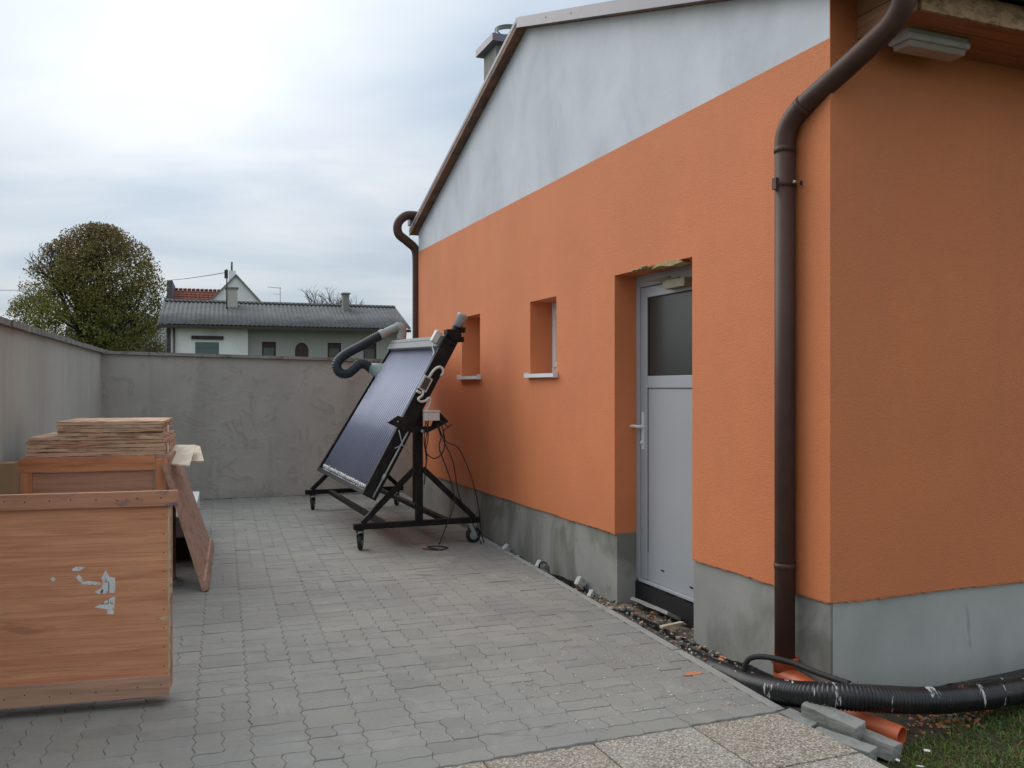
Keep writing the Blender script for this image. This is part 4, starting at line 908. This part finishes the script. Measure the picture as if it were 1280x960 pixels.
# collector: local panel frame  (l along the slope, n out of the face)
a_ = radians(61.5); dl = Vector((cos(a_), 0, sin(a_))); nn = Vector((-sin(a_), 0, cos(a_))); P0 = Vector((0.036, 0, 0.565))
def pp(l, y, n):      # the frame is a little racked: the far side sits higher
    k = 1+0.05*y/2.42
    return Vector((P0.x*k+0.09*(y/2.42)*(l/1.56), y, P0.z*k-0.565*(k-1)*0.8))+dl*l*k+nn*n
def pbox(mb, l0, l1, y0, y1, n0, n1, mi=0):
    vs = [pp(l, y, n) for n in (n0, n1) for (l, y) in ((l0, y0), (l1, y0), (l1, y1), (l0, y1))]
    return mb.add([tuple(v) for v in vs], [(0, 3, 2, 1), (4, 5, 6, 7), (0, 1, 5, 4), (1, 2, 6, 5), (2, 3, 7, 6), (3, 0, 4, 7)], mi)
PW = 2.42; PL = 1.56
pbox(MB(), -0.045, PL+0.10, -0.085, -0.03, -0.13, 0.012).build('side_rail', 'cart_black', cart, bevel=0.004)
pbox(MB(), -0.045, PL+0.06, PW-0.03, PW+0.02, -0.13, 0.012).build('side_rail', 'cart_black', cart, bevel=0.004)
pbox(MB(), -0.045, 0.0, -0.029, PW-0.031, -0.12, 0.010).build('bottom_rail', 'cart_black', cart, bevel=0.004)
pbox(MB(), 0.0, PL, -0.0295, PW-0.0305, -0.12, -0.040).build('back_tray', 'reflector', cart)
hd = pbox(MB(), PL-0.045, PL+0.075, -0.060, PW+0.01, -0.10, 0.035).build('manifold', 'header', cart, bevel=0.006)
pbox(MB(), PL+0.03, PL+0.034, -0.061, PW+0.011, 0.0355, 0.037).build('seam', 'rubber', hd)
n_t = 28
for i in range(n_t):
    y_ = 0.005+(PW-0.06)*(i+0.5)/n_t; j_ = random.uniform(-.002, .004)
    MB().tube([pp(0.045, y_, -0.028), pp(PL-0.05, y_, -0.028)], 0.0215, 14).build('glass_tube', 'tube', cart)
    MB().tube([pp(0.004+j_, y_, -0.028), pp(0.02+j_, y_, -0.028), pp(0.050+j_, y_, -0.028)], [0.012, 0.022, 0.0235], 10).build('tube_cap', 'castmetal', cart)
mb = MB()
for i in range(26):
    y_ = random.uniform(0, PW-0.1); l_ = random.uniform(0.0, 0.03); mb.tube([pp(l_, y_, 0.003), pp(l_+random.uniform(-.02, .05), y_+random.uniform(-.04, .04), 0.006)], 0.004, 5)
o = mb.build('clip_wires', 'pale_plastic', cart); o['kind'] = 'stuff'
# pivot plates (black)
for y_ in (-0.115,):
    MB().prism([(0.235, 1.19), (0.335, 1.255), (0.415, 1.222), (0.44, 1.16), (0.50, 1.15), (0.66, 1.15), (0.70, 1.25), (0.738, 1.285), (0.83, 1.19), (0.72, 1.135), (0.62, 1.09), (0.48, 1.09), (0.39, 1.115)], y_, y_+0.03, axis=1).build('pivot_plate', 'cart_black', cart)
MB().tube([(0.33, -0.122, 1.20), (0.33, -0.1155, 1.20)], 0.008, 8).build('bolt', 'castmetal', cart)
MB().tube([(0.568, -0.125, 1.107), (0.568, -0.1155, 1.107)], 0.015, 8).build('bolt', 'castmetal', cart)
# near top: joint block, grey cap
mb = MB(); mb.tube([(0.86, -0.05, 1.92), (0.935, -0.05, 2.10)], 0.048, 14)
for (dx, dz) in ((-0.055, 0.03), (0.06, -0.04), (0.075, 0.05), (-0.02, -0.075)): mb.box(0.90+dx-0.028, 0.90+dx+0.028, -0.105, 0.0, 2.02+dz-0.025, 2.02+dz+0.025)
mb.tube([(0.90, -0.12, 2.02), (0.90, 0.02, 2.02)], 0.062, 8)
mb.build('joint_block', 'cart_black', cart, bevel=0.003)
MB().tube([(0.925, -0.05, 2.075), (0.982, -0.05, 2.195), (0.984, -0.05, 2.199), (0.995, -0.05, 2.222)], [0.046, 0.048, 0.053, 0.053], 18).build('pipe_cap', 'grey_plastic', cart)
ab = pbox(MB(), PL-0.02, PL+0.105, -0.035, 0.055, 0.036, 0.10).build('actuator_box', 'pale_plastic', cart, bevel=0.010)
MB().tube(smooth([pp(PL-0.02, 0.0, 0.06), pp(PL-0.07, 0.0, 0.05), pp(PL-0.10, -0.03, 0.025), pp(PL-0.14, -0.05, 0.02)], 5), 0.008, 8).build('lead', 'pale_plastic', ab)
# flow meter on the rail
fm = pbox(MB(), PL-0.49, PL-0.345, -0.105, -0.0855, -0.075, 0.020).build('meter', 'pale_plastic', cart, bevel=0.004)
pbox(MB(), PL-0.475, PL-0.36, -0.109, -0.1055, -0.06, 0.0).build('display', 'display', fm)
MB().tube(smooth([pp(PL-0.35, -0.11, -0.03), pp(PL-0.27, -0.13, -0.035), pp(PL-0.22, -0.14, -0.06), pp(PL-0.215, -0.14, -0.10), pp(PL-0.25, -0.14, -0.125), pp(PL-0.28, -0.13, -0.12)], 6), 0.013, 10).build('upper_hose', 'pale_plastic', fm)
MB().tube(smooth([pp(PL-0.49, -0.11, -0.04), pp(PL-0.53, -0.12, -0.05), pp(PL-0.58, -0.13, -0.03), pp(PL-0.59, -0.13, -0.065), pp(PL-0.56, -0.13, -0.10), pp(PL-0.52, -0.12, -0.12), pp(PL-0.55, -0.11, -0.15), pp(PL-0.70, -0.10, -0.16)], 6), 0.012, 10).build('lower_hose', 'pale_plastic', fm)
pbox(MB(), PL-0.53, PL-0.505, -0.118, -0.086, -0.03, 0.015).build('knob', 'pale_plastic', fm, bevel=0.005)
# thin rod behind the rail, junction box, cables
mb = MB(); mb.tube([(0.10, -0.10, 0.50), (0.455, -0.10, 1.14)], 0.009, 8); mb.tube([(0.19, -0.10, 0.66), (0.215, -0.10, 0.71)], 0.015, 8); mb.tube([(0.34, -0.12, 1.12), (0.375, -0.12, 0.98), (0.44, -0.12, 0.90)], 0.005, 6); mb.tube([(0.375, -0.12, 0.98), (0.30, -0.12, 0.95)], 0.005, 6)
mb.build('sensor_rod', 'grey_plastic', cart)
jb = MB().box(0.575, 0.715, -0.20, -0.125, 1.205, 1.285, X=None).build('junction_box', 'pale_plastic', cart, bevel=0.006)
MB().box(0.570, 0.720, -0.205, -0.12, 1.2855, 1.30).build('lid', 'pale_plastic', jb, bevel=0.004)
yy = -0.15
cbl = [[(0.62, 1.21), (0.60, 1.10), (0.585, 1.0), (0.60, 0.90), (0.69, 0.845), (0.765, 0.92), (0.77, 1.05), (0.73, 1.20)],
       [(0.68, 1.21), (0.735, 1.05), (0.72, 0.95), (0.80, 0.75), (0.86, 0.58), (0.875, 0.42), (0.80, 0.24), (0.72, 0.03)],
       [(0.70, 1.21), (0.76, 1.02), (0.86, 0.80), (0.92, 0.50), (1.02, 0.30), (1.10, 0.12), (1.14, 0.01)],
       [(0.72, 1.22), (0.80, 1.15), (0.84, 1.16), (0.77, 1.10), (0.80, 1.0), (0.92, 0.93), (1.04, 0.65), (1.12, 0.35), (1.155, 0.10), (1.18, 0.01)],
       [(0.60, 1.20), (0.61, 1.05), (0.59, 0.93), (0.60, 0.80), (0.58, 0.60)], [(0.59, 1.2), (0.57, 1.0), (0.60, 0.88), (0.585, 0.7)]]
for cpts in cbl:
    MB().tube(smooth([(x_, yy-0.02*sin(i*1.3), z_) for i, (x_, z_) in enumerate(cpts)], 5), 0.0055, 7).build('cable', 'cable', cart)
mb = MB(); mb.tube(smooth([(0.55, -0.2, 0.012), (0.66, -0.28, 0.008), (0.78, -0.24, 0.01), (0.74, -0.12, 0.01), (0.62, -0.1, 0.008), (0.70, -0.32, 0.01)], 6), 0.0055, 7); mb.build('cable', 'cable', cart)
# flexible air duct at the far edge
yd_ = 2.50
P, R = ridged([(x_, yd_+q, z_) for x_, z_, q in [(0.83, 2.18, 0), (0.70, 2.11, .02), (0.55, 2.02, .05), (0.42, 1.95, .06), (0.315, 1.875, .06), (0.265, 1.79, .06), (0.30, 1.70, .05), (0.385, 1.685, .03), (0.455, 1.735, 0), (0.53, 1.80, 0), (0.60, 1.80, 0), (0.68, 1.74, 0)]], 0.058, 0.003, 0.024)
MB().tube(P, R, 16).build('flexible_duct', 'duct', cart)
MB().tube(smooth([(0.78, yd_, 2.155), (0.83, yd_, 2.18), (0.92, yd_, 2.225), (0.99, yd_-0.02, 2.255)], 5), [0.060]*3+[0.062]*3+[0.052]*10, 16).build('duct_joint', 'grey_plastic', cart)
MB().tube(smooth([(0.985, yd_-0.01, 2.262), (1.03, yd_-0.03, 2.262), (1.055, yd_-0.03, 2.21), (1.045, yd_-0.03, 2.10)], 5), 0.055, 16).build('duct_elbow', 'grey_plastic', cart)
MB().tube([(0.66, yd_, 1.765), (0.72, yd_-0.02, 1.735), (0.80, yd_-0.06, 1.69), (0.90, yd_-0.12, 1.64)], [0.058, 0.085, 0.15, 0.155], 20).build('duct_cone', 'greencone', cart)

# ================================================================== HOUSES BEYOND THE WALL
N1 = thing('bungalow', 'low white and grey bungalow with grey corrugated roof beyond the back wall', 'house', (-11.25, 28, 0), TY)
mb = MB(); grid_solid(mb, [0.35, 1.02, 1.90, 2.74], [-0.16, 2.0, 3.07, 3.62], lambda i, j: not (i == 1 and j == 1), 0.40, 0.60)
mb.box(0.35, 0.55, 0.602, 5.6, -0.16, 3.6); mb.box(2.54, 2.74, 0.602, 1.0, -0.16, 3.6)
mb.build('wall', 'housewhite', N1)
xs = [2.745, 3.2, 3.65, 4.28, 4.73, 5.37, 5.83, 6.6, 7.05, 8.0]
mb = MB(); grid_solid(mb, xs, [-0.16, 2.0, 3.05, 3.75], lambda i, j: not (j == 1 and i in (1, 3, 5, 7)), 0.60, 0.80)
mb.box(7.8, 8.0, 0.802, 5.6, -0.16, 3.6); mb.box(0.56, 7.78, 5.4, 5.6, -0.16, 3.6); mb.build('wall', 'housegrey', N1)
MB().box(0.6, 7.8, 1.6, 1.7, 0, 3.5).build('inner_wall', 'interior', N1)
def nwin(a, b, z0, z1, y, m='darkwood', f=0.05):
    mb = MB(); mb.box(a, a+f, y, y+.06, z0, z1).box(b-f, b, y, y+.06, z0, z1).box(a+f, b-f, y, y+.06, z1-f, z1).box(a+f, b-f, y, y+.06, z0, z0+f)
    wn = mb.build('window', m, N1); MB().box(a+f, b-f, y+.03, y+.04, z0+f, z1-f).build('pane', 'far_pane', wn); return wn
wn = nwin(1.02, 1.90, 2.0, 3.07, 0.42, 'white_frame', 0.07); MB().box(1.09, 1.83, 0.425, 0.44, 2.82, 3.0).build('roller_blind', 'far_pane', wn)
MB().box(0.98, 1.97, 0.33, 0.398, 3.085, 3.20).build('shutter_box', 'darkwood', wn)
for a, b in ((3.2, 3.65), (5.37, 5.83), (6.6, 7.05)):
    wn = nwin(a, b, 2.0, 3.05, 0.66); MB().box(a+.05, b-.05, 0.67, 0.685, 2.86, 3.0).build('roller_blind', 'darkwood', wn)
arch = [(4.28+0.225-0.225*cos(pi*k/10), 2.78+0.26*sin(pi*k/10)) for k in range(11)]
ad = MB().prism([(4.28, 1.6)]+arch+[(4.73, 1.6)], 0.63, 0.67, axis=1).build('arched_door', 'darkwood', N1)
mb = MB()
cut = [(4.28, 3.05)]+arch[:6]+[(4.505, 3.05)]; mb.prism(cut, 0.602, 0.798, axis=1); cut = [(4.505, 3.05)]+arch[5:]+[(4.73, 3.05)]; mb.prism(cut, 0.602, 0.798, axis=1)
mb.build('arch_infill', 'housegrey', N1)
MB().tube([(0.44, 0.34, 3.55), (0.44, 0.34, 0)], 0.04, 8).build('downpipe', 'darkmetal', N1)
MB().box(2.14, 2.28, 0.385, 0.405, 3.44, 3.54).build('vent', 'darkwood', N1)
# corrugated roof
def corr(y0, z0, y1, z1, x0, x1, pitch=0.145, amp=0.016):
    n = int((x1-x0)/pitch*6); vs = []; 
    for i in range(n+1):
        x = x0+(x1-x0)*i/n; d = amp*sin(2*pi*(x-x0)/pitch)
        for (yy, z_) in ((y0, z0), (y1, z1)): vs += [(x, yy, z_+d), (x, yy, z_+d-0.02)]
    fs = []
    for i in range(n):
        a = i*4; b = a+4; fs += [(a, b, b+2, a+2), (a+3, b+3, b+1, a+1), (a, a+1, b+1, b), (a+2, b+2, b+3, a+3)]
    return MB().add(vs, fs, 0, True)
r1_ = corr(0, 3.56, 3.0, 4.56, 0, 8.15).build('roof', 'fibre', N1)
corr(3.0, 4.56, 6.0, 3.56, 0, 8.15).build('roof_sheet', 'fibre', r1_)
mb = MB(); mb.prism([(2.86, 4.55), (3.0, 4.62), (3.14, 4.55), (3.14, 4.53), (3.0, 4.60), (2.86, 4.53)], 0, 8.15, axis=0)
for i in range(56): mb.box(i*0.145+0.02, i*0.145+0.08, 2.85, 2.90, 4.545, 4.585)
mb.build('ridge_cap', 'fibre', r1_)
mb = MB(); mb.prism([(-0.0, 3.50), (3.0, 4.50), (6.0, 3.50), (6.0, 3.42), (3.0, 4.42), (0, 3.42)], -0.04, -0.005, axis=0).box(0.0, 8.15, -0.02, 0.0, 3.42, 3.52).box(0.0, 8.15, 0.0, 0.38, 3.44, 3.46)
mb.build('fascia_board', 'darkwood', r1_)
mb = MB(); mb.prism([(0.62, 3.5), (5.4, 3.5), (3.0, 4.42)], 0.36, 0.5, axis=0); mb.build('gable_wall', 'housewhite', N1)
for x0, x1, zt2, m in ((2.06, 2.44, 4.98, 'housebeige'), (6.12, 6.34, 4.92, 'stack')):
    cc = MB().box(x0, x1, 2.3, 2.66, 4.1, zt2).build('chimney', m, r1_)
    MB().box(x0-.04, x1+.04, 2.25, 2.71, zt2+.001, zt2+.05).build('chimney_cap', 'stack', cc)
mb = MB(); mb.tube([(2.08, 2.0, 4.1), (2.08, 2.0, 5.62)], 0.022, 8).box(2.0, 2.12, 1.94, 2.06, 5.30, 5.58).beam((1.98, 2, 4.16), (2.18, 2, 4.16), 0.1, 0.02).beam((2.08, 2, 4.2), (2.08, 2, 4.32), .06, .06)
mb.build('cable_mast', 'darkwood', r1_)
an = MB(); an.tube([(3.95, 3.2, 4.4), (3.95, 3.2, 5.2)], 0.014, 6).tube([(3.50, 3.2, 5.18), (3.98, 3.2, 5.15)], 0.010, 6)
for i in range(5): an.tube([(3.55+i*0.09, 3.08, 5.175), (3.55+i*0.09, 3.32, 5.175)], 0.005, 5)
an.tube([(3.70, 3.2, 4.93), (3.95, 3.2, 4.93)], 0.008, 6); an.build('aerial', 'aerial', r1_)
# white gabled house with red tiles
N2 = thing('gabled_house', 'white gabled house with red tiled wing behind the bungalow', 'house', (-14, 45, 0), TY)
MB().prism([(-3.0, 0), (2.75, 0), (2.75, 4.05), (-0.1, 7.2), (-3.0, 4.05)], 0, 0.3, axis=1).build('wall', 'housewhite', N2)
MB().box(-2.7, 2.4, 0.3, 8, 0, 4.0).build('wall', 'housewhite', N2)
r2_ = MB().prism([(-3.2, 3.92), (-0.1, 7.30), (2.95, 3.92), (2.95, 3.80), (-0.1, 7.202), (-3.2, 3.80)], -0.12, 8.2, axis=1).build('roof', 'stack', N2)
cc = MB().box(-0.46, -0.10, 1.2, 1.6, 6.6, 7.62).build('chimney', 'housewhite', r2_); MB().tube([(-0.30, 1.4, 7.62), (-0.30, 1.4, 8.1)], 0.05, 8).build('flue', 'darkmetal', cc)
MB().box(-8, -3.0, 0.4, 3.4, 0, 5.0).build('wall', 'housewhite', N2)
# tiled wing roof: courses of tiles
mb = MB(); nr = 12
for i in range(nr):
    y0, z0 = 0.2+1.8*i/nr, 4.95+1.65*i/nr; y1, z1 = 0.2+1.8*(i+1)/nr+0.03, 4.95+1.65*(i+1)/nr
    for k in range(15):
        x0 = -3.14+k*0.21; mb.prism([(y0, z0+0.05), (y1, z1+0.02), (y1, z1-0.01), (y0, z0)], x0, x0+0.195, axis=0)
for k in range(15): mb.tube([(-3.14+k*0.21, 2.0, 6.63), (-2.96+k*0.21, 2.0, 6.66)], 0.06, 6)
o = mb.build('roof_tiles', 'redtile', r2_); o['kind'] = 'stuff'
MB().prism([(0.2, 4.9), (2.0, 6.56), (3.8, 4.9), (3.8, 4.8), (0.2, 4.8)], -3.14, -0.2, axis=0).build('wing_roof', 'redtile', r2_)
MB().box(-3.42, -3.16, 0.3, 3.4, 0, 6.9).build('firewall', 'purple_wall', N2)
# overhead cable
def cable(A3, B3, sag, label):
    P = [A3.lerp(B3, i/24)+Vector((0, 0, -sag*4*(i/24)*(1-i/24))) for i in range(25)]
    tag(MB().tube(P, 0.014, 6).build('overhead_cable', 'cable'), label, 'cable')
cable(N1.matrix_basis @ Vector((2.06, 1.96, 5.50)), N2.matrix_basis @ Vector((-3.25, 0.5, 6.93)), 0.03, 'thin black overhead cable from the bungalow mast to the blue-grey firewall')
cable(Vector((-21, 46, 6.62)), Vector((-60, 58, 8.4)), 0.2, 'overhead cable crossing the sky at the far left behind the big tree')

# ================================================================== TREES
def leaves(name, pts, size, cols, parent, mt='leaf', quad=True):
    n = len(pts); a = rng.normal(size=(n, 3)); a /= np.linalg.norm(a, axis=1)[:, None]
    b = np.cross(a, rng.normal(size=(n, 3))); b /= np.linalg.norm(b, axis=1)[:, None]
    s1 = size*rng.uniform(0.6, 1.3, (n, 1)); s2 = s1*0.65
    V = np.empty((n, 4, 3)); V[:, 0] = pts-a*s1; V[:, 1] = pts+b*s2; V[:, 2] = pts+a*s1; V[:, 3] = pts-b*s2
    me = bpy.data.meshes.new(name); me.vertices.add(n*4); me.vertices.foreach_set('co', V.reshape(-1))
    me.loops.add(n*4); me.polygons.add(n); me.loops.foreach_set('vertex_index', np.arange(n*4, dtype=np.int32))
    me.polygons.foreach_set('loop_start', np.arange(n, dtype=np.int32)*4); me.update(calc_edges=True)
    ca = me.color_attributes.new('tone', 'FLOAT_COLOR', 'POINT'); cc = np.ones((n, 4, 4), dtype=np.float32); cc[:, :, :3] = cols[:, None, :]
    ca.data.foreach_set('color', cc.reshape(-1)); me.materials.append(M[mt])
    o = bpy.data.objects.new(name, me); COL.objects.link(o); o.parent = parent; return o
def branch(mb, p, d, ln, r, depth, tips, spread=0.5, kids=3, shrink=0.72, up=0.1, lim=None):
    if lim and lim(p+d*ln*0.9): ln *= 0.45
    if lim and lim(p+d*ln): return
    pts = [p]; q = p.copy(); dd = d.copy()
    for i in range(3):
        dd = (dd+Vector((random.gauss(0, .12), random.gauss(0, .12), random.gauss(0, .08)+up*0.3))).normalized(); q = q+dd*ln/3
        pts.append(q.copy())
    mb.tube(pts, [r, r*0.88, r*0.76, r*0.62], 6 if r > 0.03 else 3, caps=False)
    tips.append(q.copy())
    if depth == 0: return
    for k in range(kids):
        st = pts[random.choice((1, 2, 3))] if k else pts[3]
        nd = (dd+Vector((random.gauss(0, spread), random.gauss(0, spread), random.gauss(0, spread*.6)+up))).normalized()
        branch(mb, st, nd, ln*shrink*random.uniform(.8, 1.15), r*0.58, depth-1, tips, spread, kids, shrink, up, lim)
def dome(z):   # crown radius at height z
    pts = [(2.7, 2.5), (3.2, 3.3), (4.0, 3.65), (5.0, 3.45), (6.4, 3.0), (7.3, 2.5), (7.9, 1.95), (8.5, 1.15), (8.9, 0.4), (9.0, 0)]
    for (a, ra), (b, rb_) in zip(pts, pts[1:]):
        if a <= z <= b: return ra+(rb_-ra)*(z-a)/(b-a)
    return 0
outc = lambda q: q.z > 8.9 or sqrt(q.x*q.x+q.y*q.y) > dome(max(2.71, q.z))*1.0
T1 = thing('lime_tree', 'large round-crowned tree with olive and reddish-brown autumn leaves behind the left wall', 'tree', (-19.3, 40, 0))
mb = MB(); tips = []
for tx in (-0.35, 0.35):
    mb.tube([(tx*0.7, 0, -0.2), (tx*0.9, 0, 1.6), (tx, 0.1, 3.0)], [0.30, 0.24, 0.2], 10)
    for k in range(9):
        an = 2*pi*k/9+tx; branch(mb, Vector((tx, 0.1, 2.4+0.22*k)), Vector((cos(an)*(1.15-k*.1), sin(an)*(1.15-k*.1), 0.55+0.12*k)).normalized(), 1.9, 0.10, 4, tips, 0.45, 3, 0.74, 0.12, outc)
mb.build('trunk', 'bark', T1)
cl = []
while len(cl) < 560:
    z_ = random.uniform(2.75, 8.8); an = random.uniform(0, 2*pi); R_ = dome(z_)*(0.97+0.05*sin(z_*5+an*2)+0.06*sin(an*5+z_*2.1)); rr = R_*sqrt(random.random())
    if rr < R_*0.55 and random.random() < 0.55: continue
    cl.append((rr*cos(an), rr*sin(an), z_, rr/R_))
for q in range(len(cl)): cl[q] = (cl[q][0]+0.5*min(1, max(0, (cl[q][2]-4)/2.4)),)+cl[q][1:]
cl = np.array(cl); rep = 165
sel = np.repeat(np.arange(len(cl)), rep)
up_ = (cl[sel, 2]-2.7)/6.1
keep = rng.random(len(sel)) < (1.0-0.55*up_)
sel = sel[keep]; up_ = up_[keep]
pts = cl[sel, :3]+rng.normal(size=(len(sel), 3))*np.array([0.27, 0.27, 0.19])
zc = pts[:, 2]; rad = np.sqrt((pts[:, 0]-0.5*np.clip((zc-4)/2.4, 0, 1))**2+pts[:, 1]**2); ok = (zc < 8.95) & (zc > 2.6) & (rad < np.interp(zc, [2.7, 3.2, 4, 5.0, 6.4, 7.3, 7.9, 8.5, 8.9, 9], [2.5, 3.3, 3.65, 3.45, 3.05, 2.6, 2.15, 1.45, .7, .3])*(1.0+0.05*np.sin(pts[:, 0]*3+zc*4)+0.05*np.sin(np.arctan2(pts[:, 1], pts[:, 0])*5+zc*2.1)))
mix = np.clip((up_-0.35)*1.7+rng.normal(size=len(sel))*0.30+np.repeat(rng.normal(size=len(cl)), rep)[keep]*0.28, 0, 1)[:, None]
green = np.array([0.105, 0.108, 0.020]); brown = np.array([0.125, 0.085, 0.038])
cols = (green*(1-mix)+brown*mix)*rng.uniform(0.9, 2.3, (len(sel), 1))
leaves('crown', pts[ok], 0.050, cols[ok], T1)
T2 = thing('bare_tree', 'small leafless tree showing above the right part of the bungalow roof', 'tree', (-9.2, 46, 0))
mb = MB(); tips = []; mb.tube([(0, 0, -0.2), (0, 0, 4.8)], [0.15, 0.10], 8)
for k in range(8):
    an = 2*pi*k/8; branch(mb, Vector((0, 0, 4.2+k*.08)), Vector((cos(an), sin(an), 0.8)).normalized(), 1.0, 0.06, 4, tips, 0.5, 3, 0.70, 0.12)
mb.build('trunk', 'twig', T2)
for j, (px, hh) in enumerate(((-14.35, 3.0), (-13.6, 3.3), (-12.9, 3.5))):
    T3 = thing('twiggy_shrub', ['sparse twiggy shrub under the left edge of the big crown', 'sparse twiggy shrub midway between big tree and bungalow', 'taller twiggy shrub touching the corner of the bungalow'][j], 'shrub', (px, 33.0, 0), group='twiggy shrubs between the big tree and the bungalow')
    mb = MB(); tips = []
    for k in range(9):
        an = random.uniform(0, 2*pi); branch(mb, Vector((0, 0, 0)), Vector((cos(an)*.25, sin(an)*.25, 1)).normalized(), hh*0.45, 0.022, 3, tips, 0.28, 3, 0.62, 0.25)
    mb.build('stems', 'bark', T3)
    tp = np.array([list(t) for t in tips]); tp = tp[rng.random(len(tp)) < 0.5]; tp = np.repeat(tp, 3, axis=0)+rng.normal(size=(len(tp)*3, 3))*0.09
    leaves('foliage', tp, 0.045, np.array([0.10, 0.085, 0.04])*rng.uniform(.5, 1.4, (len(tp), 1)), T3)
